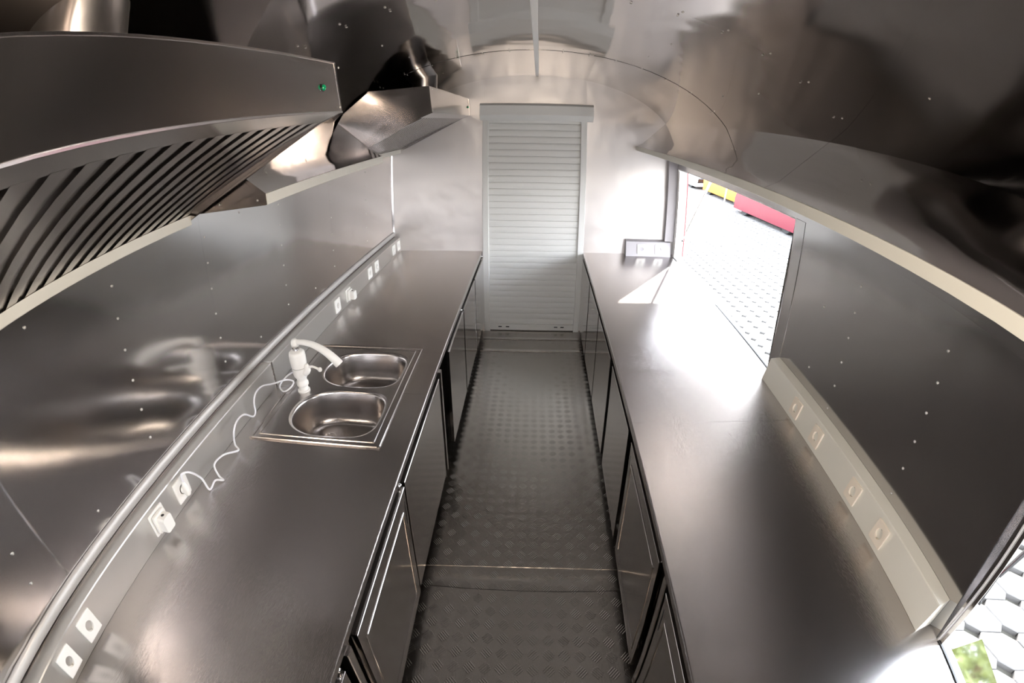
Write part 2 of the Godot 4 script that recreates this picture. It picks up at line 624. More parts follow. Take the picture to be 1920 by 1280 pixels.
	prism(s, PackedVector2Array([Vector2(-1.29, ZE), Vector2(-1.278, ZE), Vector2(-1.29, ZE - 0.012)]), 1, 0.93, 1.74)
	part("corner_bead", s, M.edge_steel, o)

	# rear wall behind the camera
	o = structure("wall_rear", Vector3(0, 0, ZR), "steel rear wall with a high open hatch at the aisle's near end", "wall")
	var crown := PackedVector2Array([Vector2(-0.7, 1.88), Vector2(0.7, 1.88)])
	crown.append_array(arch_line(0.7, -0.7, 0.0, 16))
	var rl := PackedVector2Array([Vector2(-1.33, 1.5), Vector2(-0.7, 1.5), Vector2(-0.7, arch(0.7))])
	rl.append_array(arch_line(-0.7, -1.25, 0.0, 8).slice(1))
	rl.append(Vector2(-1.33, 1.74))
	var rr := PackedVector2Array([Vector2(0.7, 1.5), Vector2(1.30, 1.5), Vector2(1.30, 1.74)])
	rr.append_array(arch_line(1.25, 0.7, 0.0, 8))
	for b in [["lower_sheet", PackedVector2Array([Vector2(-1.33, -0.004), Vector2(1.30, -0.004), Vector2(1.30, 1.5), Vector2(-1.33, 1.5)])], ["crown_sheet", crown], ["side_sheet", rl], ["side_sheet", rr]]:
		s = Shape.new()
		prism(s, b[1], 2, ZR - 0.05, ZR)
		part(b[0], s, M.steel_wall_sheet, o)

	# vaulted ceiling in sheets, under a roof skin
	o = structure("ceiling", Vector3(0, 2.3, 1.5), "vaulted ceiling of polished mirror-like steel sheets", "ceiling")
	var cuts := [ZR, 0.15, 1.55, 2.93, ZE]
	for k in 4:
		s = Shape.new()
		var inner := arch_line(-1.25, 1.25, -0.002 * (k % 2), 40)
		var outer := arch_line(1.25, -1.25, 0.012, 40)
		var rows := []
		var z0: float = cuts[k] + 0.0003
		var z1: float = cuts[k + 1] - 0.0003
		var n := steps(z1 - z0, 0.1)
		for p in inner:
			var line := PackedVector3Array()
			for j in n + 1: line.append(Vector3(p.x, p.y, lerpf(z0, z1, float(j) / n)))
			rows.append(line)
		grid(s, rows, Vector3.DOWN)
		for z in [z0, z1]:
			var a := PackedVector3Array()
			var b := PackedVector3Array()
			for q in inner.size():
				a.append(Vector3(inner[q].x, inner[q].y, z))
				b.append(Vector3(outer[inner.size() - 1 - q].x, outer[inner.size() - 1 - q].y, z))
			grid(s, [a, b], Vector3(0, 0, -1 if z == z0 else 1))
		part("ceiling_sheet", s, M.polished_ceiling_sheet, o)
	s = Shape.new()
	var skin := arch_line(-1.25, 1.25, 0.012, 40)
	skin.append_array(arch_line(1.25, -1.25, 0.06, 40))
	prism(s, skin, 2, ZR - 0.05, ZE + 0.05, false, true, 0.3)
	part("roof_skin", s, M.white_paint, o)
	s = Shape.new()
	for z in [2.90, 2.96, 1.52, 1.58]:
		for k in 15:
			var x := -1.05 + 0.15 * k
			dome(s, Vector3(x, arch(x) - 0.003, z), Vector3.DOWN, 0.0045, 0.004, 6)
	for z in [0.5, 0.95, 2.05, 2.5, 3.4, 3.85]:
		for x in [-1.0, -0.62, 0.55, 0.95]:
			dome(s, Vector3(x, arch(x) - 0.001, z), Vector3.DOWN, 0.0042, 0.004, 6)
	tag(part("rivets", s, M.brushed_aluminium, o), "", "", "", "stuff")

	o = structure("trim_3", Vector3(0, 2.37, 1.5), "thin pale strip along the ridge of the ceiling", "ceiling strip")
	s = Shape.new()
	box(s, Vector3(-0.013, 2.362, ZR), Vector3(0.013, 2.374, ZE - 0.02), 0.002)
	part("strip", s, M.white_paint, o)

	# eaves: sloping shelf-like ledges at the foot of the vault, with a pale lip
	for side in [-1.0, 1.0]:
		var z0: float = 1.437 if side < 0 else ZR
		var z1: float = 2.795 if side < 0 else ZE
		o = structure("trim_%d" % (4 if side < 0 else 5), Vector3(side * 0.86, 1.73, z0), "sloping steel ledge with pale lip %s" % ("between the two extractor hoods" if side < 0 else "above the serving hatches along the right wall"), "ledge")
		s = Shape.new()
		prism(s, PackedVector2Array([Vector2(side * 0.862, 1.729), Vector2(side * 0.868, 1.727), Vector2(side * 0.868, 1.766), Vector2(side * 0.862, 1.765)]), 2, z0, z1, false, true, 0.1)
		part("lip", s, M.trunking_aluminium, o)
		var joints := [z0, z1] if side < 0 else [ZR, -1.23, 0.26, 1.749, 3.24, ZE]
		for k in joints.size() - 1:
			s = Shape.new()
			var rows := []
			for e in 9:
				var line := PackedVector3Array()
				var u := e / 8.0
				for q in 21:
					var v := q / 20.0
					var z := lerpf(joints[k] + 0.001, joints[k + 1] - 0.001, v)
					var low := clampf(u / 0.25, 0.0, 1.0)
					var high := clampf((u - 0.25) / 0.75, 0.0, 1.0)
					line.append(Vector3(side * (lerpf(0.865, 0.925, low) + 0.225 * high), lerpf(1.766, 1.795, low) + 0.199 * high, z))
				rows.append(line)
			grid(s, rows, Vector3(-side * 0.55, 0.83, 0))
			part("sloping_sheet", s, M.polished_ceiling_sheet, o)
		s = Shape.new()
		prism(s, PackedVector2Array([Vector2(side * 0.868, 1.727), Vector2(side * (1.29 if side < 0 else 1.25), 1.727), Vector2(side * (1.29 if side < 0 else 1.25), 1.735), Vector2(side * 0.868, 1.735)]), 2, z0, z1, false, true, 0.1)
		part("soffit", s, M.hood_steel, o)
		if side < 0:
			s = Shape.new()
			prism(s, PackedVector2Array([Vector2(-0.864, 1.728), Vector2(-0.864, 1.766), Vector2(-1.150, 1.994), Vector2(-1.25, 1.90), Vector2(-1.29, 1.74), Vector2(-1.29, 1.728)]), 2, z0 - 0.001, z0 + 0.004)
			part("end_plate", s, M.hood_steel, o)
			s = Shape.new()
			for p in [Vector2(-0.90, 1.745), Vector2(-1.06, 1.745)]:
				dome(s, Vector3(p.x, p.y, z0), Vector3.BACK * -1, 0.004, 0.003, 6)
			tag(part("rivets", s, M.brushed_aluminium, o), "", "", "", "stuff")


func build_door() -> void:
	var o := structure("door_1", Vector3(0, 0, ZE), "closed white roller shutter door in the end wall", "roller door")
	var s: Shape
	for k in 34:
		s = Shape.new()
		var y0 := 0.065 + k * 0.0565
		var prof := PackedVector2Array([Vector2(ZE + 0.012, y0), Vector2(ZE - 0.0095, y0 + 0.001), Vector2(ZE - 0.0112, y0 + 0.012), Vector2(ZE - 0.012, y0 + 0.026), Vector2(ZE - 0.0112, y0 + 0.042), Vector2(ZE - 0.0085, y0 + 0.0555), Vector2(ZE + 0.012, y0 + 0.056)])
		prism(s, prof, 0, -0.405, 0.375, false, true, 0.4)
		part("slat", s, M.white_shutter, o)
	s = Shape.new()
	box(s, Vector3(-0.405, 0.006, ZE - 0.016), Vector3(0.375, 0.064, ZE + 0.01), 0.003)
	var b := part("bottom_bar", s, M.white_shutter, o)
	s = Shape.new()
	for x in [-0.31, -0.24, 0.21, 0.27]:
		box(s, Vector3(x - 0.016, 0.035, ZE - 0.0175), Vector3(x + 0.016, 0.046, ZE - 0.0155), 0.0)
	part("latch_slot", s, M.black_plastic, b)
	for x in [[-0.455, -0.403], [0.373, 0.425]]:
		s = Shape.new()
		box(s, Vector3(x[0], 0.0, ZE - 0.032), Vector3(x[1], 1.965, ZE + 0.03), 0.003)
		part("guide_rail", s, M.white_shutter, o)
	s = Shape.new()
	prism(s, PackedVector2Array([Vector2(ZE + 0.03, 1.955), Vector2(ZE - 0.06, 1.955), Vector2(ZE - 0.115, 2.0), Vector2(ZE - 0.12, 2.005), Vector2(ZE - 0.12, 2.085), Vector2(ZE - 0.10, 2.105), Vector2(ZE + 0.03, 2.105)]), 0, -0.472, 0.472)
	part("shutter_box", s, M.white_shutter, o)
	s = Shape.new()
	box(s, Vector3(-0.45, 0.0, ZE + 0.04), Vector3(0.42, 2.1, ZE + 0.06))
	part("outer_leaf", s, M.white_shutter, o)


func frame_window(k: int, z0: float, z1: float) -> void:
	var where := "the far serving hatch" if k == 1 else "the near serving hatch"
	var o := structure("window_%d" % k, Vector3(1.27, 0.77, z1), "open serving hatch %s, white frame with red outer edge" % ("at the shutter end of the right wall" if k == 1 else "nearest the camera in the right wall"), "serving hatch")
	var s: Shape
	for b in [["frame_jamb", Vector3(1.252, 0.76, z1 - 0.008), Vector3(1.345, 1.60, z1 + 0.004)], ["frame_jamb", Vector3(1.252, 0.76, z0 - 0.004), Vector3(1.345, 1.60, z0 + 0.008)], ["frame_head", Vector3(1.252, 1.592, z0), Vector3(1.345, 1.604, z1)], ["frame_sill", Vector3(1.262, 0.752, z0), Vector3(1.302, 0.786, z1)]]:
		s = Shape.new()
		box(s, b[1], b[2], 0.002, true, 0.1)
		part(b[0], s, M.white_paint, o)
	for z in [z1]:
		s = Shape.new()
		box(s, Vector3(1.345, 0.80, z - 0.004), Vector3(1.358, 1.60, z + 0.012), 0.003, true, 0.1)
		part("outer_edge", s, M.red_paint, o)
	s = Shape.new()
	box(s, Vector3(1.255, 0.772, z1 - 0.03), Vector3(1.262, 1.58, z1 - 0.008), 0.001, true, 0.1)
	part("casing", s, M.edge_steel, o)
	s = Shape.new()
	box(s, Vector3(1.2505, 0.780, z0 + 0.008), Vector3(1.2615, 0.7935, z1 - 0.008), 0.001, true, 0.08)
	part("sill_gasket", s, M.black_plastic, o)
	# the flap that lifts up as an awning, with its gas struts
	var deep := 2.25 if k == 1 else 1.72
	var f := thing("hatch_flap", Vector3(1.36, 1.65, (z0 + z1) / 2), "raised white awning flap over %s" % where, "awning", "serving hatch flaps")
	s = Shape.new()
	box(s, Vector3(1.385, 1.645, z0), Vector3(deep, 1.675, z1), 0.004, true, 0.3)
	part("panel", s, M.white_paint, f)
	for z in [z0, z1]:
		s = Shape.new()
		box(s, Vector3(1.385, 1.64, z - 0.006), Vector3(deep, 1.68, z + 0.006), 0.001, true, 0.3)
		part("rim", s, M.white_paint, f)
	for z in [z0 + 0.06, z1 - 0.06] if k == 1 else [z0 + 0.06, z1 - 0.02]:
		var g := thing("gas_strut", Vector3(1.32, 0.96, z), "%s gas strut propping the flap of %s at its %s end" % ["grey" if k == 1 else "black", where, "shutter" if z > (z0 + z1) / 2 else "rear"], "gas strut", "gas struts of the hatches")
		var lo := Vector3(1.318, 0.963, z)
		var hi := Vector3(1.60, 1.645, z) if k == 1 else Vector3(1.68, 1.645, z + 0.10)
		var midp := lo.lerp(hi, 0.12)
		s = Shape.new()
		tube(s, PackedVector3Array([lo, midp]), [0.004], 10)
		part("rod", s, M.chrome if k == 1 else M.black_plastic, g)
		s = Shape.new()
		tube(s, PackedVector3Array([midp, lo.lerp(hi, 0.5), hi]), [0.010], 12)
		part("cylinder", s, M.brushed_aluminium if k == 1 else M.black_plastic, g)
		s = Shape.new()
		dome(s, lo + Vector3(0, -0.006, 0), Vector3.UP, 0.009, 0.014, 10)
		part("ball_joint", s, M.black_plastic, g)


# ------------------------------------------------------------------ worktops, sink, trunking
func strip_top(s: Shape, x0: float, x1: float, z0: float, z1: float) -> void:
	quad(s, Vector3(x0, 0.79, z0), Vector3(x1, 0.79, z0), Vector3(x1, 0.79, z1), Vector3(x0, 0.79, z1), Vector3.UP, 0.1)
	quad(s, Vector3(x0, 0.757, z0), Vector3(x1, 0.757, z0), Vector3(x1, 0.757, z1), Vector3(x0, 0.757, z1), Vector3.DOWN, 0.2)


func nose(s: Shape, xb: float, xf: float, z0: float, z1: float) -> void:
	var d := signf(xf - xb)
	prism(s, PackedVector2Array([Vector2(xb, 0.757), Vector2(xf - d * 0.001, 0.757), Vector2(xf, 0.760), Vector2(xf, 0.786), Vector2(xf - d * 0.002, 0.789), Vector2(xf - d * 0.005, 0.79), Vector2(xb, 0.79)]), 2, z0, z1, false, true, 0.1)


func build_worktops() -> void:
	var o := thing("worktop", Vector3(-0.85, 0.757, 1.5), "long brushed steel worktop along the left wall, cut out for the sink", "worktop")
	var hx0 := -1.07
	var hx1 := -0.605
	for b in [[ZR, 1.8445, 1.455], [1.846, ZE, 2.275]]:
		var s := Shape.new()
		var z0: float = b[0]
		var z1: float = b[1]
		var cut: float = b[2]
		nose(s, -0.50, -0.464, z0, z1)
		strip_top(s, -1.288, hx0, z0, z1)
		strip_top(s, hx1, -0.50, z0, z1)
		if cut < 1.8: strip_top(s, hx0, hx1, z0, cut)
		else: strip_top(s, hx0, hx1, cut, z1)
		part("top_sheet", s, M.brushed_steel_worktop, o)
	o = thing("worktop", Vector3(0.85, 0.757, 1.5), "long brushed steel worktop along the right wall under the serving hatches", "worktop")
	for b in [[ZR, 1.66], [1.6612, ZE]]:
		var s := Shape.new()
		nose(s, 0.47, 0.424, b[0], b[1])
		strip_top(s, 0.47, 1.255, b[0], b[1])
		part("top_sheet", s, M.brushed_steel_worktop, o)


func mouth(c: Vector2, hx: float, hz: float, grow: float) -> PackedVector2Array:
	# plan outline (x, z): round on the wall side, squarer on the aisle side
	var out := PackedVector2Array()
	for k in 72:
		var a := TAU * k / 72
		var co := cos(a)
		var si2 := sin(a)
		var e := lerpf(2.3, 3.6, smoothstep(-0.6, 0.7, co))
		var r := pow(pow(absf(co), e) + pow(absf(si2), e), -1.0 / e)
		out.append(c + Vector2(co * r * (hx + grow), si2 * r * (hz + grow)))
	return out


func build_sink() -> void:
	var o := thing("sink", Vector3(-0.87, 0.79, 1.86), "double bowl stainless inset sink let into the left worktop", "sink")
	var x0 := -1.160
	var x1 := -0.577
	var zs := [1.425, 1.862, 2.308]
	var s := Shape.new()
	var mids := [Vector2(-0.838, 1.660), Vector2(-0.832, 2.058)]
	var size := [Vector2(0.207, 0.178), Vector2(0.206, 0.180)]
	for k in 2:
		var c: Vector2 = mids[k]
		var m := mouth(c, size[k].x, size[k].y, 0.0)
		var lip := mouth(c, size[k].x, size[k].y, 0.008)
		# flange between the rectangle and the mouth
		var outer := PackedVector3Array()
		var inner := PackedVector3Array()
		var edge := PackedVector3Array()
		var rect := [Vector2(x0, zs[k]), Vector2(x1, zs[k]), Vector2(x1, zs[k + 1]), Vector2(x0, zs[k + 1])]
		var angles := []
		for q in 72: angles.append([(lip[q] - c).angle(), lip[q], m[q]])
		for q in 4:
			var best := 0
			for j in 72:
				if absf(angle_difference((lip[j] - c).angle(), (rect[q] - c).angle())) < absf(angle_difference((lip[best] - c).angle(), (rect[q] - c).angle())): best = j
			angles.append([(rect[q] - c).angle(), lip[best], m[best]])
		angles.sort_custom(func(a, b): return a[0] < b[0])
		angles.append(angles[0])
		for a in angles:
			var d := Vector2.from_angle(a[0])
			var t := INF
			if absf(d.x) > 1e-6: t = minf(t, ((x1 if d.x > 0 else x0) - c.x) / d.x)
			if absf(d.y) > 1e-6: t = minf(t, ((zs[k + 1] if d.y > 0 else zs[k]) - c.y) / d.y)
			var p := c + d * t
			outer.append(Vector3(p.x, 0.7935, p.y))
			inner.append(Vector3(a[1].x, 0.7935, a[1].y))
			edge.append(Vector3(a[2].x, 0.7905, a[2].y))
		grid(s, [outer, outer_mix(outer, inner, 0.5), inner], Vector3.UP, false, true)
		grid(s, [inner, edge], Vector3(0, 1, 0), false, true)
	part("flange", s, M.sink_steel, o)
	# raised outer rim and inner bead
	s = Shape.new()
	for r in [[0.0, 0.012, 0.7985], [0.030, 0.0385, 0.7965]]:
		var a: float = r[0]
		var b: float = r[1]
		var y: float = r[2]
		for f in [[Vector3(x0 + a, 0, zs[0] + a), Vector3(x0 + b, 0, zs[2] - a), 2], [Vector3(x1 - b, 0, zs[0] + a), Vector3(x1 - a, 0, zs[2] - a), 2], [Vector3(x0 + a, 0, zs[0] + a), Vector3(x1 - a, 0, zs[0] + b), 0], [Vector3(x0 + a, 0, zs[2] - b), Vector3(x1 - a, 0, zs[2] - a), 0]]:
			var lo: Vector3 = f[0]
			var hi: Vector3 = f[1]
			lo.y = 0.7895
			hi.y = y
			box(s, lo, hi, minf(0.0028, (y - 0.7895) * 0.45))
	part("rim", s, M.edge_steel, o)
	for k in 2:
		var c: Vector2 = mids[k]
		var rows := []
		for d in [[0.0, 0.7905], [0.004, 0.788], [0.008, 0.780], [0.014, 0.74], [0.020, 0.695], [0.028, 0.664], [0.042, 0.645], [0.062, 0.637], [0.10, 0.634], [0.15, 0.632]]:
			var line := PackedVector3Array()
			for p in mouth(c, size[k].x, size[k].y, -d[0]): line.append(Vector3(p.x, d[1], p.y))
			line.append(line[0])
			rows.append(line)
		var hub := PackedVector3Array()
		for p in rows[0]: hub.append(Vector3(c.x, 0.631, c.y))
		rows.append(hub)
		s = Shape.new()
		grid(s, rows, Vector3.UP, false, true)
		var bowl := part("bowl", s, M.sink_steel, o)
		s = Shape.new()
		var dc := Vector3(-0.905 if k == 0 else -0.88, 0.6345, 1.685 if k == 0 else 2.09)
		lathe(s, [Vector2(0.032, 0.0), Vector2(0.030, 0.003), Vector2(0.025, 0.0025), Vector2(0.022, -0.002), Vector2(0.0, -0.002)], dc, Vector3.UP, 20)
		part("drain", s, M.chrome, bowl)
		s = Shape.new()
		for j in 5:
			var a := TAU * j / 5
			lathe(s, [Vector2(0.0045, 0.0), Vector2(0.0, 0.0002)], dc + Vector3(cos(a) * 0.012, -0.0016, sin(a) * 0.012), Vector3.UP, 8)
		lathe(s, [Vector2(0.004, 0.0), Vector2(0.0, 0.0002)], dc + Vector3(0, -0.0016, 0), Vector3.UP, 8)
		part("drain_hole", s, M.black_plastic, bowl)


func outer_mix(a: PackedVector3Array, b: PackedVector3Array, t: float) -> PackedVector3Array:
	var out := PackedVector3Array()
	for k in a.size(): out.append(a[k].lerp(b[k], t))
	return out


func build_tap() -> void:
	var o := thing("water_heater_tap", Vector3(-1.062, 0.794, 1.818), "white electric tap with curved spout on the sink, its cord trailing to a wall socket", "tap")
	var c := Vector3(-1.062, 0.794, 1.818)
	var s := Shape.new()
	lathe(s, [Vector2(0.0, -0.002), Vector2(0.030, 0.0), Vector2(0.030, 0.006), Vector2(0.024, 0.010), Vector2(0.0225, 0.034), Vector2(0.0, 0.034)], c, Vector3.UP, 24)
	part("collar", s, M.white_plastic, o)
	s = Shape.new()
	turned(s, [Vector2(0.0, 0.030), Vector2(0.026, 0.030), Vector2(0.029, 0.034), Vector2(0.029, 0.046), Vector2(0.024, 0.056), Vector2(0.024, 0.066), Vector2(0.034, 0.084), Vector2(0.036, 0.096), Vector2(0.0375, 0.126)], c, Vector3.UP, 28)
	part("base", s, M.white_plastic, o)
	s = Shape.new()
	turned(s, [Vector2(0.0365, 0.126), Vector2(0.0365, 0.1295), Vector2(0.0365, 0.130)], c, Vector3.UP, 28)
	part("seam_ring", s, M.brushed_aluminium, o)
	s = Shape.new()
	turned(s, [Vector2(0.0375, 0.130), Vector2(0.0395, 0.160), Vector2(0.0395, 0.190), Vector2(0.037, 0.203), Vector2(0.029, 0.210), Vector2(0.012, 0.213), Vector2(0.0, 0.213)], c, Vector3.UP, 28)
	part("heater_body", s, M.white_plastic, o)
	s = Shape.new()
	turned(s, [Vector2(0.0165, 0.210), Vector2(0.0165, 0.218), Vector2(0.0155, 0.222), Vector2(0.0165, 0.226), Vector2(0.0165, 0.236)], c, Vector3.UP, 20)
	part("neck", s, M.chrome, o)
	s = Shape.new()
	turned(s, [Vector2(0.0, 0.232), Vector2(0.0175, 0.232), Vector2(0.019, 0.245), Vector2(0.017, 0.258), Vector2(0.010, 0.268), Vector2(0.0, 0.270)], c, Vector3.UP, 20)
	part("swivel_cap", s, M.white_plastic, o)
	s = Shape.new()
	var path := smoothed([c + Vector3(0.0, 0.252, 0.0), c + Vector3(0.05, 0.252, 0.0), c + Vector3(0.10, 0.238, 0.0), c + Vector3(0.15, 0.208, 0.0), c + Vector3(0.186, 0.176, -0.002), c + Vector3(0.208, 0.150, -0.003)], 4)
	var rad := []
	for k in path.size(): rad.append(lerpf(0.0125, 0.0215, smoothstep(0.0, 1.0, float(k) / (path.size() - 1))))
	tube(s, path, rad, 16)
	part("spout", s, M.white_plastic, o)
	s = Shape.new()
	tube(s, smoothed([c + Vector3(0.028, 0.10, -0.012), c + Vector3(0.046, 0.118, -0.012), c + Vector3(0.044, 0.148, -0.012)], 3), [0.016, 0.017, 0.017, 0.016, 0.014, 0.012, 0.008], 12)
	part("valve_housing", s, M.white_plastic, o)
	s = Shape.new()
	tube(s, smoothed([c + Vector3(0.046, 0.128, -0.012), c + Vector3(0.075, 0.138, -0.014), c + Vector3(0.108, 0.126, -0.016)], 3), [0.009, 0.007, 0.006, 0.0055, 0.0055, 0.006, 0.007], 10)
	turned(s, [Vector2(0.0, -0.011), Vector2(0.008, -0.008), Vector2(0.011, 0.0), Vector2(0.008, 0.008), Vector2(0.0, 0.011)], c + Vector3(0.112, 0.125, -0.016), Vector3.UP, 14)
	part("lever", s, M.white_plastic, o)

	s = Shape.new()
	path = smoothed([Vector3(-1.098, 0.862, 1.86), Vector3(-1.15, 0.842, 1.90), Vector3(-1.196, 0.815, 1.885), Vector3(-1.198, 0.803, 1.825), Vector3(-1.158, 0.797, 1.79), Vector3(-1.130, 0.808, 1.82), Vector3(-1.13, 0.820, 1.85), Vector3(-1.16, 0.838, 1.83), Vector3(-1.185, 0.864, 1.745), Vector3(-1.192, 0.898, 1.665), Vector3(-1.19, 0.902, 1.600), Vector3(-1.195, 0.868, 1.575), Vector3(-1.205, 0.815, 1.58), Vector3(-1.20, 0.815, 1.545), Vector3(-1.185, 0.878, 1.465), Vector3(-1.18, 0.890, 1.40), Vector3(-1.185, 0.862, 1.365), Vector3(-1.19, 0.808, 1.352), Vector3(-1.162, 0.799, 1.326), Vector3(-1.18, 0.832, 1.25), Vector3(-1.185, 0.836, 1.182), Vector3(-1.16, 0.803, 1.158), Vector3(-1.134, 0.797, 1.146), Vector3(-1.16, 0.806, 1.128), Vector3(-1.165, 0.797, 1.085), Vector3(-1.175, 0.856, 1.076), Vector3(-1.18, 0.915, 1.035), Vector3(-1.19, 0.930, 1.005), Vector3(-1.198, 0.912, 1.002), Vector3(-1.20, 0.885, 1.006)], 5)
	tube(s, path, [0.0042], 10)
	part("power_cord", s, M.white_cable, o)
	s = Shape.new()
	tube(s, PackedVector3Array([Vector3(-1.202, 0.892, 1.005), Vector3(-1.202, 0.876, 1.006), Vector3(-1.203, 0.850, 1.007), Vector3(-1.205, 0.834, 1.008)]), [0.006, 0.0125, 0.0145, 0.011], 12)
	tube(s, PackedVector3Array([Vector3(-1.222, 0.853, 1.008), Vector3(-1.202, 0.853, 1.008)]), [0.0155, 0.0125], 16)
	part("plug", s, M.white_plastic, o)


# A socket: square plate with a round recess, two pin holes and two earth clips. `out` is the way it faces.
func socket(mid: Vector3, out: Vector3, up: Vector3, m: Material, label: String, group: String, half := 0.0405) -> Node3D:
	out = out.normalized()
	up = up.normalized()
	var side := up.cross(out).normalized()
	var o := thing("power_socket", mid, label, "power socket", group)
	var s := Shape.new()
	var r := 0.0195
	var face := PackedVector3Array()
	var hole := PackedVector3Array()
	var rim := PackedVector3Array()
	var back := PackedVector3Array()
	var pts := PackedVector2Array()
	for k in 32:
		var d := Vector2.from_angle(TAU * k / 32)
		var q := d * half / maxf(absf(d.x), absf(d.y))
		pts.append(q * (0.975 if k % 8 == 4 else 1.0))
	pts.append(pts[0])
	for k in 33:
		var q := pts[k]
		var a := TAU * (k % 32) / 32
		face.append(mid + side * q.x * 0.96 + up * q.y * 0.96 + out * 0.0065)
		rim.append(mid + side * q.x + up * q.y + out * 0.0045)
		back.append(mid + side * q.x + up * q.y - out * 0.001)
		hole.append(mid + (side * cos(a) + up * sin(a)) * r + out * 0.0065)
	grid(s, [back, rim], (rim[16] - mid).normalized(), false, true)
	grid(s, [rim, face], out, false, true)
	grid(s, [face, hole], out, false, true)
	part("cover_plate", s, m, o)
	s = Shape.new()
	lathe(s, [Vector2(r, 0.0065), Vector2(r - 0.002, -0.001), Vector2(0.0, -0.0015)], mid, out, 24, true, true)
	var well := part("socket_well", s, m, o)
	s = Shape.new()
	for d in [-0.0095, 0.0095]:
		lathe(s, [Vector2(0.0027, -0.0008), Vector2(0.0, -0.0007)], mid + side * d, out, 8)
	part("pin_hole", s, M.black_plastic, well)
	s = Shape.new()
	for d in [-1.0, 1.0]:
		bar(s, mid + up * d * (r - 0.003) - out * 0.001, mid + up * d * (r - 0.002) + out * 0.006, side * 0.0025, up * 0.0008)
	part("earth_clip", s, M.brushed_aluminium, well)
	return o


func build_trunking() -> void:
	# left: trunking box with a half-round rail where it meets the wall
	var o := thing("cable_trunking", Vector3(-1.26, 0.79, 1.5), "steel cable trunking along the foot of the left wall, round rail on top", "cable trunking")
	for b in [[ZR, 1.846], [1.849, ZE]]:
		var s := Shape.new()
		prism(s, PackedVector2Array([Vector2(-1.289, 0.7905), Vector2(-1.230, 0.7905), Vector2(-1.230, 0.915), Vector2(-1.233, 0.919), Vector2(-1.289, 0.921)]), 2, b[0], b[1], false, true, 0.1)
		part("cover", s, M.trunking_steel, o)
	var s2 := Shape.new()
	var prof := PackedVector2Array()
	for k in 13:
		var a := PI * k / 12 - PI / 2
		prof.append(Vector2(-1.2895 + 0.016 * cos(a), 0.950 + 0.021 * sin(a)))
	prism(s2, prof, 2, ZR, ZE, true, false, 0.1)
	part("rail", s2, M.matt_rail, o)
	s2 = Shape.new()
	prism(s2, PackedVector2Array([Vector2(-1.2885, 0.9212), Vector2(-1.281, 0.9212), Vector2(-1.281, 0.9235), Vector2(-1.2885, 0.926)]), 2, ZR, ZE, false, true, 0.1)
	part("rail_foot", s2, M.edge_steel, o)
	s2 = Shape.new()
	box(s2, Vector3(-1.2885, 0.7905, 1.8405), Vector3(-1.2285, 0.9225, 1.8545), 0.001)
	part("joint_clip", s2, M.chrome, o)
	var far := ["first in the shutter corner", "second from the shutter corner"]
	var where := ["nearest the camera", "beside the nearest one"]
	for t in [
			[0.170, "white wall socket on the left trunking, nearest the rear wall"], [0.331, "white wall socket on the left trunking, second from the rear wall"],
			[0.838, "white wall socket behind the boxy plug adapter near the cord"], [1.008, "white wall socket that the tap's cord is plugged into"],
			[2.760, "white empty wall socket just beyond the sink, beside a boxy adapter"], [2.967, "white wall socket beyond the sink, behind a boxy adapter"],
			[3.462, "white wall socket, nearer one of the middle pair past the sink"], [3.640, "white wall socket, farther one of the middle pair past the sink"],
			[4.165, "white wall socket, nearer one of the pair in the left corner"], [4.335, "white wall socket in the left corner, closest to the end wall"]]:
		socket(Vector3(-1.230, 0.855, t[0]), Vector3.RIGHT, Vector3.UP, M.white_plastic, t[1], "sockets on the left trunking", 0.044)
	for t in [[0.838, "white boxy plug adapter with cable hole, left of the plugged-in cord"], [2.967, "white boxy plug adapter in the socket beyond the sink"]]:
		o = thing("plug_adapter", Vector3(-1.222, 0.855, t[0]), t[1], "plug adapter", "boxy plug adapters on the left trunking")
		var s := Shape.new()
		plate(s, Vector3(-1.221, 0.855, t[0]), Vector3(0, 0, 0.034), Vector3(0, 0.036, 0), Vector3(0.013, 0, 0), 0.010)
		part("base", s, M.white_plastic, o)
		s = Shape.new()
		plate(s, Vector3(-1.208, 0.853, t[0]), Vector3(0, 0, 0.026), Vector3(0, 0.030, 0), Vector3(0.032, 0, 0), 0.010)
		part("housing", s, M.white_plastic, o)
		s = Shape.new()
		lathe(s, [Vector2(0.007, 0.0), Vector2(0.0, 0.0003)], Vector3(-1.194, 0.8835, t[0]), Vector3.UP, 12)
		part("cable_hole", s, M.black_plastic, o)

	# right: sloping-fronted trunking between the hatches
	o = thing("cable_trunking", Vector3(1.21, 0.79, 1.2), "pale sloping cable trunking with four sockets between the serving hatches", "cable trunking")
	var s3 := Shape.new()
	prism(s3, PackedVector2Array([Vector2(1.249, 0.7905), Vector2(1.172, 0.7905), Vector2(1.197, 0.902), Vector2(1.200, 0.906), Vector2(1.249, 0.912)]), 2, 0.49, 2.035, false, true, 0.08)
	part("cover", s3, M.trunking_aluminium, o)
	var out := Vector3(-0.112, 0.025, 0).normalized()
	for t in [[1.665, "farthest cream socket on the pale right trunking, towards the open hatch"], [1.450, "second cream socket from the far end of the pale right trunking"], [1.105, "third cream socket from the far end of the pale right trunking"], [0.882, "cream socket at the bare near end of the pale right trunking"]]:
		socket(Vector3(1.1845, 0.848, t[0]), out, Vector3(0.025, 0.112, 0), M.cream_plastic, t[1], "sockets on the right trunking", 0.040)
	# right corner box on the end wall
	o = thing("cable_trunking", Vector3(0.98, 0.79, ZE), "short steel socket box in the right corner against the end wall", "cable trunking")
	s3 = Shape.new()
	prism(s3, PackedVector2Array([Vector2(ZE - 0.001, 0.7905), Vector2(ZE - 0.100, 0.7905), Vector2(ZE - 0.062, 0.918), Vector2(ZE - 0.055, 0.924), Vector2(ZE - 0.001, 0.930)]), 0, 0.800, 1.225, false, true, 0.08)
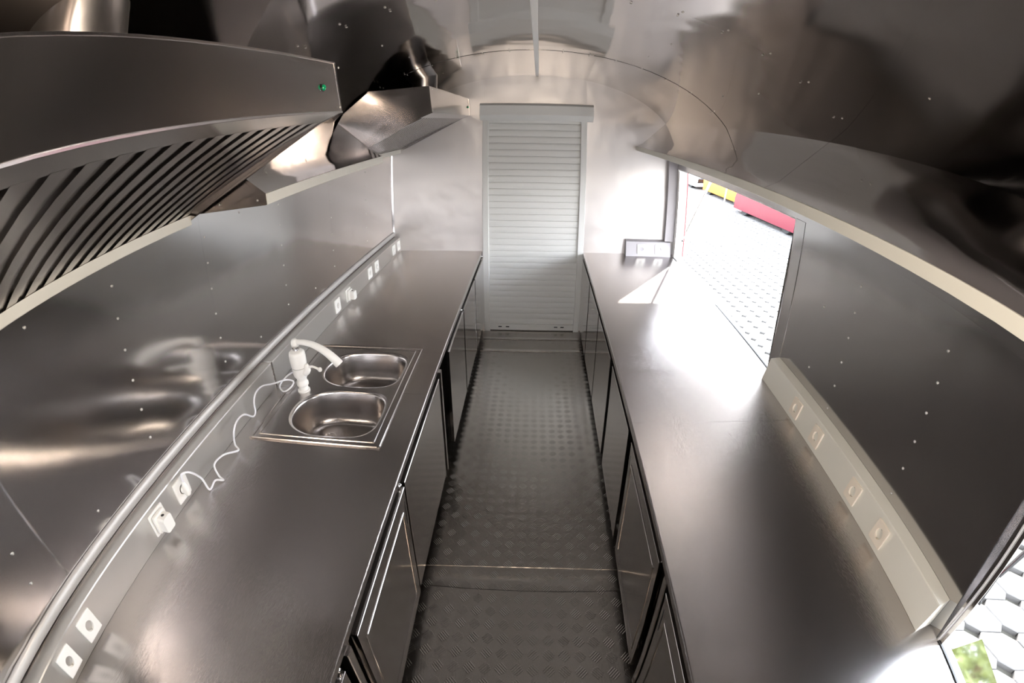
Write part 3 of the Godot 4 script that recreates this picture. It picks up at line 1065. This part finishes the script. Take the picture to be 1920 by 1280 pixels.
	part("cover", s3, M.grey_aluminium, o)
	out = Vector3(0, 0.038, -0.1275).normalized()
	for t in [[0.945, "white socket on the corner box, the one nearer the shutter"], [1.115, "white socket on the corner box, the one nearer the hatch"]]:
		socket(Vector3(t[0], 0.855, ZE - 0.0815), out, Vector3(0, 0.1275, 0.038), M.white_plastic, t[1], "sockets on the corner box", 0.042)


# ------------------------------------------------------------------ cabinets
func cabinet(side: float, z0: float, z1: float, xf: float, y0: float, label: String, style: String, group: String) -> void:
	var o := thing("cabinet", Vector3(side * 0.8, 0, (z0 + z1) / 2), label, "cabinet", group)
	var s := Shape.new()
	var back := 1.288 if side < 0 else 1.248
	box(s, Vector3(minf(side * (xf + 0.022), side * back), y0 + 0.005, z0), Vector3(maxf(side * (xf + 0.022), side * back), 0.62 if side < 0 else 0.72, z1))
	part("body", s, M.door_steel, o)
	s = Shape.new()
	box(s, Vector3(minf(side * (xf + 0.030), side * (xf + 0.05)), 0.62, z0), Vector3(maxf(side * (xf + 0.030), side * (xf + 0.05)), 0.756, z1))
	part("grip_channel", s, M.door_steel, o)
	for fx in [xf + 0.09, back - 0.09]:
		for fz in [z0 + 0.06, z1 - 0.06]:
			s = Shape.new()
			lathe(s, [Vector2(0.0, 0.0), Vector2(0.024, 0.0), Vector2(0.024, 0.008), Vector2(0.015, 0.014), Vector2(0.015, y0 + 0.006)], Vector3(side * fx, 0.0, fz), Vector3.UP, 14)
			part("foot", s, M.brushed_aluminium, o)
	s = Shape.new()
	var gap := 0.006
	var yt := 0.733
	box(s, Vector3(minf(side * xf, side * (xf + 0.02)), y0, z0 + gap), Vector3(maxf(side * xf, side * (xf + 0.02)), yt, z1 - gap), 0.0015, true, 0.1)
	var d := part("door", s, M.door_steel, o)
	s = Shape.new()
	box(s, Vector3(minf(side * (xf - 0.0012), side * (xf + 0.02)), yt - 0.001, z0 + gap), Vector3(maxf(side * (xf - 0.0012), side * (xf + 0.02)), yt + 0.004, z1 - gap), 0.001, true, 0.1)
	part("top_edge", s, M.edge_steel, d)
	if style == "framed":
		# shallow raised frame round an inset panel, with a finger slot
		for b in [[z0 + 0.05, z0 + 0.062, y0 + 0.06, yt - 0.07], [z1 - 0.062, z1 - 0.05, y0 + 0.06, yt - 0.07]]:
			s = Shape.new()
			box(s, Vector3(minf(side * (xf - 0.003), side * xf), b[2], b[0]), Vector3(maxf(side * (xf - 0.003), side * xf), b[3], b[1]), 0.001, true, 0.1)
			part("panel_frame", s, M.door_steel, d)
		for y in [y0 + 0.06, yt - 0.082]:
			s = Shape.new()
			box(s, Vector3(minf(side * (xf - 0.003), side * xf), y, z0 + 0.062), Vector3(maxf(side * (xf - 0.003), side * xf), y + 0.012, z1 - 0.062), 0.001, true, 0.1)
			part("panel_frame", s, M.door_steel, d)
		s = Shape.new()
		box(s, Vector3(minf(side * (xf - 0.0006), side * (xf + 0.001)), yt - 0.16, z1 - 0.030), Vector3(maxf(side * (xf - 0.0006), side * (xf + 0.001)), yt - 0.05, z1 - 0.024))
		part("finger_slot", s, M.black_plastic, d)
	if style == "pegged" or style == "framed":
		s = Shape.new()
		turned(s, [Vector2(0.0, 0.0), Vector2(0.009, 0.001), Vector2(0.011, 0.008), Vector2(0.006, 0.014), Vector2(0.0, 0.015)], Vector3(side * (xf + 0.016), 0.742, z1 - 0.012 if side < 0 else z0 + 0.012), Vector3.UP, 12)
		part("lock_peg", s, M.chrome, o)


func post(side: float, z0: float, z1: float, xf: float, y0: float, label: String) -> void:
	var o := thing("corner_post", Vector3(side * xf, y0, z0), label, "post", "bright posts between cabinets")
	var s := Shape.new()
	box(s, Vector3(minf(side * xf, side * (xf + 0.03)), y0, z0), Vector3(maxf(side * xf, side * (xf + 0.03)), 0.756, z1), 0.003, true, 0.1)
	part("upright", s, M.edge_steel, o)
	s = Shape.new()
	box(s, Vector3(minf(side * (xf + 0.02), side * (xf + 0.045)), y0 + 0.02, z1 + 0.0005), Vector3(maxf(side * (xf + 0.02), side * (xf + 0.045)), 0.754, z1 + 0.022), 0.001, true, 0.1)
	part("rebate", s, M.door_steel, o)


func build_cabinets() -> void:
	var gl := "steel cabinets under the left worktop"
	cabinet(-1, 3.70, 4.38, 0.452, 0.115, "flat steel cabinet in the far left corner beside the shutter", "pegged", gl)
	cabinet(-1, 3.03, 3.68, 0.452, 0.115, "flat steel cabinet on the left, second from the shutter", "plain", gl)
	cabinet(-1, 2.385, 3.01, 0.452, 0.115, "flat steel cabinet on the left, just beyond the gap past the sink", "pegged", gl)
	cabinet(-1, 1.30, 2.09, 0.456, 0.12, "flat steel cabinet under the double sink", "plain", gl)
	cabinet(-1, 0.64, 1.285, 0.452, 0.12, "steel cabinet with framed door nearer than the sink", "framed", gl)
	cabinet(-1, -0.25, 0.535, 0.456, 0.12, "steel cabinet at the near left end before the bright post", "framed", gl)
	post(-1, 2.115, 2.15, 0.452, 0.12, "pale upright steel post between the sink cabinet and the dark gap")
	post(-1, 0.565, 0.60, 0.452, 0.12, "pale upright steel post at the near left cabinets")
	var gr := "steel cabinets under the right worktop"
	cabinet(1, 3.66, 4.38, 0.422, 0.085, "flat steel cabinet in the far right corner beside the shutter", "plain", gr)
	cabinet(1, 3.00, 3.64, 0.422, 0.085, "flat steel cabinet on the right, second from the shutter", "plain", gr)
	cabinet(1, 2.345, 2.98, 0.422, 0.085, "flat steel cabinet on the right, third from the shutter", "plain", gr)
	cabinet(1, 1.67, 2.27, 0.422, 0.085, "flat steel cabinet on the right, fourth from the shutter", "plain", gr)
	cabinet(1, 0.95, 1.60, 0.422, 0.085, "steel cabinet with framed door and finger slot on the right", "framed", gr)
	cabinet(1, 0.10, 0.84, 0.422, 0.085, "near right steel cabinet with framed door behind a bright edge", "framed", gr)
	post(1, 0.853, 0.885, 0.420, 0.085, "pale upright steel edge between the two framed right cabinets")


# ------------------------------------------------------------------ extractor hoods
func hood(z0: float, z1: float, label: String, lamp_z: float, duct_at: Vector3, duct_r: float) -> void:
	var o := thing("extractor_hood", Vector3(-0.9, 1.69, (z0 + z1) / 2), label, "extractor hood", "extractor hoods over the left worktop")
	var s := Shape.new()
	# fascia: folded sheet with turned-in top and bottom
	prism(s, PackedVector2Array([Vector2(-0.568, 2.0), Vector2(-0.570, 1.998), Vector2(-0.640, 1.972), Vector2(-0.640, 1.976), Vector2(-0.574, 2.003), Vector2(-0.590, 2.148), Vector2(-0.95, 2.150), Vector2(-0.95, 2.155), Vector2(-0.588, 2.155), Vector2(-0.584, 2.152)]), 2, z0, z1, false, true, 0.08)
	part("fascia", s, M.hood_steel, o)
	s = Shape.new()
	for y in [2.0, 2.152]:
		var xe := -0.567 if y < 2.1 else -0.584
		box(s, Vector3(xe - 0.0025, y - 0.003, z0), Vector3(xe + 0.0025, y + 0.003, z1), 0.001, true, 0.08)
	part("folded_edge", s, M.edge_steel, o)
	# end plates
	var outline := PackedVector2Array([Vector2(-0.566, 1.999), Vector2(-0.582, 2.153), Vector2(-0.94, 2.153), Vector2(-1.10, 2.04), Vector2(-1.23, 1.85), Vector2(-1.289, 1.74), Vector2(-1.289, 1.70), Vector2(-1.21, 1.70), Vector2(-0.640, 1.970)])
	for z in [z0, z1 - 0.004]:
		s = Shape.new()
		prism(s, outline, 2, z, z + 0.004)
		part("end_plate", s, M.hood_steel, o)
		s = Shape.new()
		for y in [2.014, 2.135]:
			dome(s, Vector3(-0.5665, y, z + (0.012 if z == z0 else -0.010)), Vector3.RIGHT, 0.004, 0.003, 6)
		tag(part("rivets", s, M.brushed_aluminium, o), "", "", "", "stuff")
	# sloping filters between fascia and gutter
	var top := Vector2(-0.636, 1.968)
	var low := Vector2(-1.215, 1.712)
	var along := (low - top).normalized()
	var up := Vector2(along.y, -along.x) * (-1.0 if along.x > 0 else 1.0)
	if up.y < 0: up = -up
	s = Shape.new()
	quad(s, Vector3(top.x, top.y + 0.045, z0), Vector3(top.x, top.y + 0.045, z1), Vector3(low.x, low.y + 0.045, z1), Vector3(low.x, low.y + 0.045, z0), Vector3(-up.x, -up.y, 0), 0.15)
	part("filter_back", s, M.hood_steel, o)
	var pitch := 0.0725
	var count := int((z1 - z0 - 0.03) / pitch)
	for k in count:
		var z := z1 - 0.045 - pitch * k
		var p := Vector3(top.x, top.y + 0.006, z)
		var q := Vector3(low.x, low.y + 0.006, z)
		var w := Vector3(up.x, up.y, 0)
		s = Shape.new()
		bar(s, p, q, Vector3(0, 0, 0.0195), w * 0.001, true, 0.12)
		for d in [-0.0185, 0.0185]:
			bar(s, p + w * 0.010 + Vector3(0, 0, d), q + w * 0.010 + Vector3(0, 0, d), Vector3(0, 0, 0.001), w * 0.009, true, 0.12)
		part("baffle", s, M.baffle_steel, o)
		s = Shape.new()
		bar(s, p + w * 0.006 + Vector3(0, 0, 0.0335), q + w * 0.006 + Vector3(0, 0, 0.0335), Vector3(0, 0, 0.0135), w * 0.001, true, 0.12)
		part("rear_baffle", s, M.baffle_steel, o)
	# gutter along the wall
	s = Shape.new()
	prism(s, PackedVector2Array([Vector2(-1.289, 1.692), Vector2(-1.197, 1.688), Vector2(-1.194, 1.690), Vector2(-1.194, 1.7245), Vector2(-1.198, 1.7245), Vector2(-1.199, 1.694), Vector2(-1.289, 1.697)]), 2, z0 + 0.001, z1 - 0.001, false, true, 0.08)
	part("grease_gutter", s, M.trunking_aluminium, o)
	s = Shape.new()
	lathe(s, [Vector2(0.0, 0.0), Vector2(0.012, 0.0), Vector2(0.012, 0.004), Vector2(0.0, 0.004)], Vector3(-0.577, 2.071, lamp_z), Vector3.RIGHT, 16)
	var l := part("indicator_lamp", s, M.black_plastic, o)
	l.set_meta("label", "small green indicator lamp in a black ring")
	s = Shape.new()
	dome(s, Vector3(-0.573, 2.071, lamp_z), Vector3.RIGHT, 0.0095, 0.008, 14)
	part("lens", s, M.green_lens, l)
	s = Shape.new()
	var prof := [Vector2(duct_r + 0.012, 0.0), Vector2(duct_r + 0.012, 0.006), Vector2(duct_r, 0.008)]
	for k in 6: prof.append(Vector2(duct_r, 0.012 + 0.05 * k))
	lathe(s, prof.slice(0, 3), duct_at, Vector3.UP, 36)
	turned(s, prof.slice(2), duct_at, Vector3.UP, 36)
	part("duct", s, M.duct_steel, o)


# ------------------------------------------------------------------ outdoors
func car(x: float, zc: float, way: float, m: Material, label: String) -> void:
	var z := 0.0
	var o := thing("car", Vector3(x, GROUND, zc), label, "car", "", false)
	var at := x
	x = 0.0
	var g := 0.0
	o.position = Vector3.ZERO
	var s := Shape.new()
	var side := PackedVector2Array([Vector2(z - 2.0, g + 0.12), Vector2(z - 2.05, g + 0.42), Vector2(z - 1.95, g + 0.68), Vector2(z - 1.05, g + 0.88), Vector2(z + 1.75, g + 0.92), Vector2(z + 1.98, g + 0.80), Vector2(z + 2.02, g + 0.45), Vector2(z + 1.95, g + 0.12)])
	prism(s, side, 0, x - 0.84, x + 0.84, false, true, 1.0, false)
	part("body", s, m, o)
	s = Shape.new()
	var lo := [Vector3(x - 0.80, g + 0.88, z - 1.05), Vector3(x + 0.80, g + 0.88, z - 1.05), Vector3(x + 0.80, g + 0.90, z + 1.80), Vector3(x - 0.80, g + 0.90, z + 1.80)]
	var hi := [Vector3(x - 0.62, g + 1.42, z - 0.25), Vector3(x + 0.62, g + 1.42, z - 0.25), Vector3(x + 0.62, g + 1.42, z + 1.35), Vector3(x - 0.62, g + 1.42, z + 1.35)]
	for k in 4:
		var j := (k + 1) % 4
		quad(s, lo[k], lo[j], hi[j], hi[k], ((lo[k] + lo[j]) / 2 - Vector3(x, g + 0.9, z + 0.4)).normalized(), 1.0, false)
	part("windows", s, M.car_glass, o)
	s = Shape.new()
	box(s, Vector3(x - 0.64, g + 1.40, z - 0.28), Vector3(x + 0.64, g + 1.46, z + 1.38), 0.02, false)
	for k in 4:
		tube(s, PackedVector3Array([lo[k], hi[k]]), [0.045], 6, false)
	part("roof", s, m, o)
	for dx in [-0.70, 0.70]:
		for dz in [-1.25, 1.28]:
			s = Shape.new()
			lathe(s, [Vector2(0.0, -0.11), Vector2(0.25, -0.11), Vector2(0.27, -0.08), Vector2(0.27, 0.08), Vector2(0.25, 0.11), Vector2(0.17, 0.11), Vector2(0.15, 0.09), Vector2(0.0, 0.10)], Vector3(x + dx, g + 0.27, z + dz), Vector3(signf(dx), 0, 0), 24, false)
			part("wheel", s, M.rubber, o)
	s = Shape.new()
	box(s, Vector3(x - 0.80, g + 0.27, z - 2.10), Vector3(x + 0.80, g + 0.46, z - 1.95), 0.04, false)
	part("bumper", s, M.car_white if m == M.car_red else M.black_plastic, o)
	for dx in [-0.62, 0.62]:
		s = Shape.new()
		plate(s, Vector3(x + dx, g + 0.60, z - 1.98), Vector3(0.17, 0, 0), Vector3(0, 0.07, 0.02), Vector3(0, 0, -0.03), 0.05, false)
		part("headlight", s, M.chrome, o)
	o.position = Vector3(at, GROUND, -zc)
	o.rotation.y = 0.0 if way > 0.0 else PI


func paver_mesh() -> ArrayMesh:
	var s := Shape.new()
	var pts := PackedVector2Array()
	for p in [Vector2(0.098, -0.055), Vector2(0.098, 0.055), Vector2(0.055, 0.098), Vector2(-0.055, 0.098), Vector2(-0.098, 0.055), Vector2(-0.098, -0.055), Vector2(-0.055, -0.098), Vector2(0.055, -0.098)]:
		pts.append(p)
	var n := 8
	var top := PackedVector3Array()
	var rim := PackedVector3Array()
	var foot := PackedVector3Array()
	for k in n:
		top.append(Vector3(pts[k].x * 0.95, 0.0, pts[k].y * 0.95))
		rim.append(Vector3(pts[k].x, -0.006, pts[k].y))
		foot.append(Vector3(pts[k].x, -0.07, pts[k].y))
	for k in n:
		var j := (k + 1) % n
		var out := (rim[k] + rim[j]).normalized()
		quad(s, rim[k], rim[j], top[j], top[k], (out + Vector3.UP).normalized(), 1.0, false)
		quad(s, foot[k], foot[j], rim[j], rim[k], Vector3(out.x, 0, out.z), 1.0, false)
	flat(s, shrunk(pts, 0.95), Geometry2D.triangulate_polygon(pts), 1, 0.0, Vector3.UP, false)
	var a := []
	a.resize(Mesh.ARRAY_MAX)
	a[Mesh.ARRAY_VERTEX] = s.v
	a[Mesh.ARRAY_NORMAL] = s.n
	a[Mesh.ARRAY_INDEX] = s.i
	var mesh := ArrayMesh.new()
	mesh.add_surface_from_arrays(Mesh.PRIMITIVE_TRIANGLES, a)
	mesh.surface_set_material(0, M.concrete_paver)
	return mesh


func shrunk(p: PackedVector2Array, k: float) -> PackedVector2Array:
	var out := PackedVector2Array()
	for q in p: out.append(q * k)
	return out


func build_lamp() -> void:
	var at := Vector3(0.0, 2.33, 0.15)
	var o := thing("ceiling_lamp", at, "round warm white lamp on the ceiling ridge above the near worktops", "lamp")
	var s := Shape.new()
	lathe(s, [Vector2(0.0, 0.03), Vector2(0.085, 0.03), Vector2(0.085, 0.004), Vector2(0.075, 0.0)], at, Vector3.UP, 28)
	part("housing", s, M.white_plastic, o)
	s = Shape.new()
	lathe(s, [Vector2(0.075, 0.0), Vector2(0.05, -0.006), Vector2(0.0, -0.008)], at, Vector3.UP, 28)
	part("glowing_lens", s, M.lamp_glow, o)
	var l := OmniLight3D.new()
	l.name = "lamp_light"
	l.light_color = Color(1.0, 0.94, 0.86)
	l.light_energy = 0.8
	l.light_size = 0.07
	l.omni_range = 12.0
	l.omni_attenuation = 2.0
	l.shadow_enabled = true
	o.add_child(l)
	l.position = Vector3(0, -0.09, 0)


func build_outdoors() -> void:
	var o := tag(thing("ground", Vector3(6, GROUND, 6), "sunlit square paved with pale octagonal pavers outside the hatches", "pavement", "", false), "", "", "", "structure")
	var s := Shape.new()
	quad(s, Vector3(-60, GROUND - 0.04, -60), Vector3(60, GROUND - 0.04, -60), Vector3(60, GROUND - 0.04, 80), Vector3(-60, GROUND - 0.04, 80), Vector3.UP, 1000, false)
	part("bedding", s, M.earth, o)
	s = Shape.new()
	for b in [[-60.0, 1.5, -60.0, 80.0], [12.0, 60.0, -60.0, 80.0], [1.5, 12.0, -60.0, -2.5], [1.5, 12.0, 30.0, 80.0]]:
		box(s, Vector3(b[0], GROUND - 0.05, b[2]), Vector3(b[1], GROUND, b[3]), 0.0, false)
	part("concrete_apron", s, M.concrete_paver, o)
	var mesh := paver_mesh()
	var rest := []
	var count := 0
	for j in range(0, 160):
		for k in range(0, 52):
			var p := Vector3(1.6 + 0.2 * k, GROUND + rng.randf_range(-0.003, 0.003), -2.4 + 0.2 * j)
			var near_hatch := p.x > 1.9 and p.x < 3.3 and p.z > 0.7 and p.z < 2.5
			var far_hatch := p.x > 2.4 and p.x < 4.4 and p.z > 4.2 and p.z < 8.6 and p.z < p.x * 3.2 and p.z > p.x * 1.5
			if (near_hatch or far_hatch) and count < 300:
				count += 1
				var one := MeshInstance3D.new()
				one.name = "paving_stone"
				one.mesh = mesh
				o.add_child(one, true)
				one.position = plain(p) - o.position
				one.rotation.y = rng.randf_range(-0.02, 0.02)
			else:
				rest.append(p)
	var mm := MultiMesh.new()
	mm.transform_format = MultiMesh.TRANSFORM_3D
	mm.mesh = mesh
	mm.instance_count = rest.size()
	for k in rest.size():
		mm.set_instance_transform(k, Transform3D(Basis.from_euler(Vector3(0, rng.randf_range(-0.02, 0.02), 0)), plain(rest[k]) - o.position))
	var mi := MultiMeshInstance3D.new()
	mi.name = "distant_pavers"
	mi.multimesh = mm
	o.add_child(mi, true)
	tag(mi, "", "", "", "stuff")

	car(7.15, 13.1, -1.0, M.car_red, "red hatchback parked on the square, nearest seen through the hatch")
	car(7.6, 17.5, 1.0, M.car_yellow, "yellow hatchback parked between the red car and the white car")
	car(7.55, 22.2, 1.0, M.car_white, "white hatchback parked behind the yellow one")

	o = thing("bollard", Vector3(6.1, GROUND, 15.4), "thin grey bollard post standing before the white parked car", "bollard", "", false)
	s = Shape.new()
	turned(s, [Vector2(0.022, 0.0), Vector2(0.022, 0.9), Vector2(0.022, 0.95), Vector2(0.012, 0.985), Vector2(0.001, 0.99)], Vector3(6.1, GROUND, 15.4), Vector3.UP, 14, false)
	part("post", s, M.brushed_aluminium, o)

	# outer serving shelf below the near hatch
	o = thing("serving_shelf", Vector3(1.15, 0.588, 0.72), "mirror-bright outer serving shelf under the near hatch", "shelf", "", false)
	s = Shape.new()
	prism(s, PackedVector2Array([Vector2(1.10, 0.80), Vector2(1.314, 0.865), Vector2(1.24, 0.724), Vector2(1.19, 0.60), Vector2(1.085, 0.60)]), 1, 0.588, 0.60, false, true, 1.0, false)
	part("top", s, M.shelf_mirror, o)
	for z in [0.66, 0.78]:
		s = Shape.new()
		bar(s, Vector3(1.09, 0.47, z), Vector3(1.19, 0.587, z), Vector3(0, 0, 0.006), Vector3(0.005, -0.005, 0), false)
		part("bracket", s, M.edge_steel, o)
	o = thing("corner_marker", Vector3(1.37, 0.70, 0.40), "small red plastic corner marker at the foot of the near hatch", "marker")
	s = Shape.new()
	plate(s, Vector3(1.372, 0.712, 0.394), Vector3(0.018, 0, 0), Vector3(0, 0.016, 0), Vector3(0, 0, -0.02), 0.006)
	part("lens", s, M.red_paint, o)

	# tree whose crown shows in the shelf
	var c := Vector3(7.2, 7.0, 4.5)
	o = thing("tree", Vector3(c.x, GROUND, c.z), "leafy pale green tree mirrored in the outer serving shelf", "tree", "", false)
	s = Shape.new()
	tube(s, smoothed([Vector3(c.x + 0.3, GROUND, c.z), Vector3(c.x + 0.1, 2.0, c.z + 0.1), Vector3(c.x, 4.5, c.z), Vector3(c.x - 0.1, 7.5, c.z)], 4), [0.26, 0.24, 0.22, 0.2, 0.19, 0.18, 0.17, 0.15, 0.13, 0.11, 0.09, 0.06, 0.03], 12, false)
	for k in 9:
		var a := k * 2.4
		var y := 3.6 + k * 0.42
		tube(s, smoothed([Vector3(c.x, y, c.z), Vector3(c.x + cos(a) * 0.9, y + 0.7, c.z + sin(a) * 0.9), Vector3(c.x + cos(a) * 1.8, y + 1.1, c.z + sin(a) * 1.8)], 3), [0.07, 0.06, 0.05, 0.04, 0.03, 0.02, 0.012], 7, false)
	part("trunk", s, M.bark, o)
	s = Shape.new()
	for q in [[0, 1], [1, 2]]:
		pass
	var w := [Vector3(0, 0, 0), Vector3(0.06, 0.02, 0.035), Vector3(0.13, 0.0, 0.0), Vector3(0.06, 0.02, -0.035)]
	quad(s, w[0], w[1], w[2], w[3], Vector3.UP, 1.0, false)
	var a2 := []
	a2.resize(Mesh.ARRAY_MAX)
	a2[Mesh.ARRAY_VERTEX] = s.v
	a2[Mesh.ARRAY_NORMAL] = s.n
	a2[Mesh.ARRAY_INDEX] = s.i
	var leaf := ArrayMesh.new()
	leaf.add_surface_from_arrays(Mesh.PRIMITIVE_TRIANGLES, a2)
	leaf.surface_set_material(0, M.leaf)
	mm = MultiMesh.new()
	mm.transform_format = MultiMesh.TRANSFORM_3D
	mm.mesh = leaf
	mm.instance_count = 16000
	var clumps := []
	for k in 60:
		var d := Vector3(rng.randfn(), rng.randfn(), rng.randfn()).normalized() * pow(rng.randf(), 0.4)
		clumps.append(c + Vector3(d.x * 2.2, d.y * 2.4, d.z * 2.2))
	for k in 16000:
		var q: Vector3 = clumps[rng.randi() % 60] + Vector3(rng.randfn(), rng.randfn(), rng.randfn()) * 0.34
		mm.set_instance_transform(k, Transform3D(Basis.from_euler(Vector3(rng.randf() * TAU, rng.randf() * TAU, rng.randf() * TAU)), plain(q) - o.position))
	mi = MultiMeshInstance3D.new()
	mi.name = "foliage"
	mi.multimesh = mm
	o.add_child(mi, true)
	tag(mi, "", "", "", "stuff")


func _ready() -> void:
	# camera
	var cam := Camera3D.new()
	cam.name = "camera"
	cam.fov = 73.955
	cam.near = 0.02
	cam.far = 200.0
	add_child(cam)
	cam.look_at_from_position(Vector3(0, 1.94, 0), Vector3(-0.043, 1.94 - 0.436, -0.899), Vector3.UP)
	cam.current = true
	# sky and exposure
	var sky := ProceduralSkyMaterial.new()
	sky.sky_top_color = Color(0.90, 0.94, 1.0)
	sky.sky_horizon_color = Color(1.0, 1.0, 1.0)
	sky.ground_horizon_color = Color(0.75, 0.74, 0.72)
	sky.ground_bottom_color = Color(0.55, 0.54, 0.52)
	sky.sky_energy_multiplier = 3.1
	sky.ground_energy_multiplier = 3.1
	var env := Environment.new()
	env.background_mode = Environment.BG_SKY
	env.sky = Sky.new()
	env.sky.sky_material = sky
	env.tonemap_mode = Environment.TONE_MAPPER_LINEAR
	env.tonemap_exposure = 1.2
	env.sdfgi_enabled = true
	env.ssao_enabled = true
	env.ssil_enabled = true
	var we := WorldEnvironment.new()
	we.name = "world_environment"
	we.environment = env
	add_child(we)
	# sun, from beyond the far end and to the right
	var sun := DirectionalLight3D.new()
	sun.name = "sun"
	sun.light_energy = 9.0
	sun.light_color = Color(1.0, 0.97, 0.92)
	sun.light_angular_distance = 0.5
	sun.shadow_enabled = true
	add_child(sun)
	sun.look_at_from_position(Vector3.ZERO, Vector3(-0.778, -0.83, 1.30), Vector3.UP)

	rng.seed = 7
	prepare_hull()
	make_materials()
	build_shell()
	build_door()
	frame_window(1, 2.14, 4.315)
	frame_window(2, -0.5, 0.42)
	hood(-0.9, 1.43, "large near extractor hood with sloping baffle filters over the left worktop", 1.311, Vector3(-0.80, 2.14, 0.60), 0.12)
	hood(2.80, 4.392, "far extractor hood in the left corner beside the shutter", 4.30, Vector3(-0.74, 2.14, 3.38), 0.085)
	build_worktops()
	build_cabinets()
	build_sink()
	build_trunking()
	build_tap()
	build_lamp()
	build_outdoors()
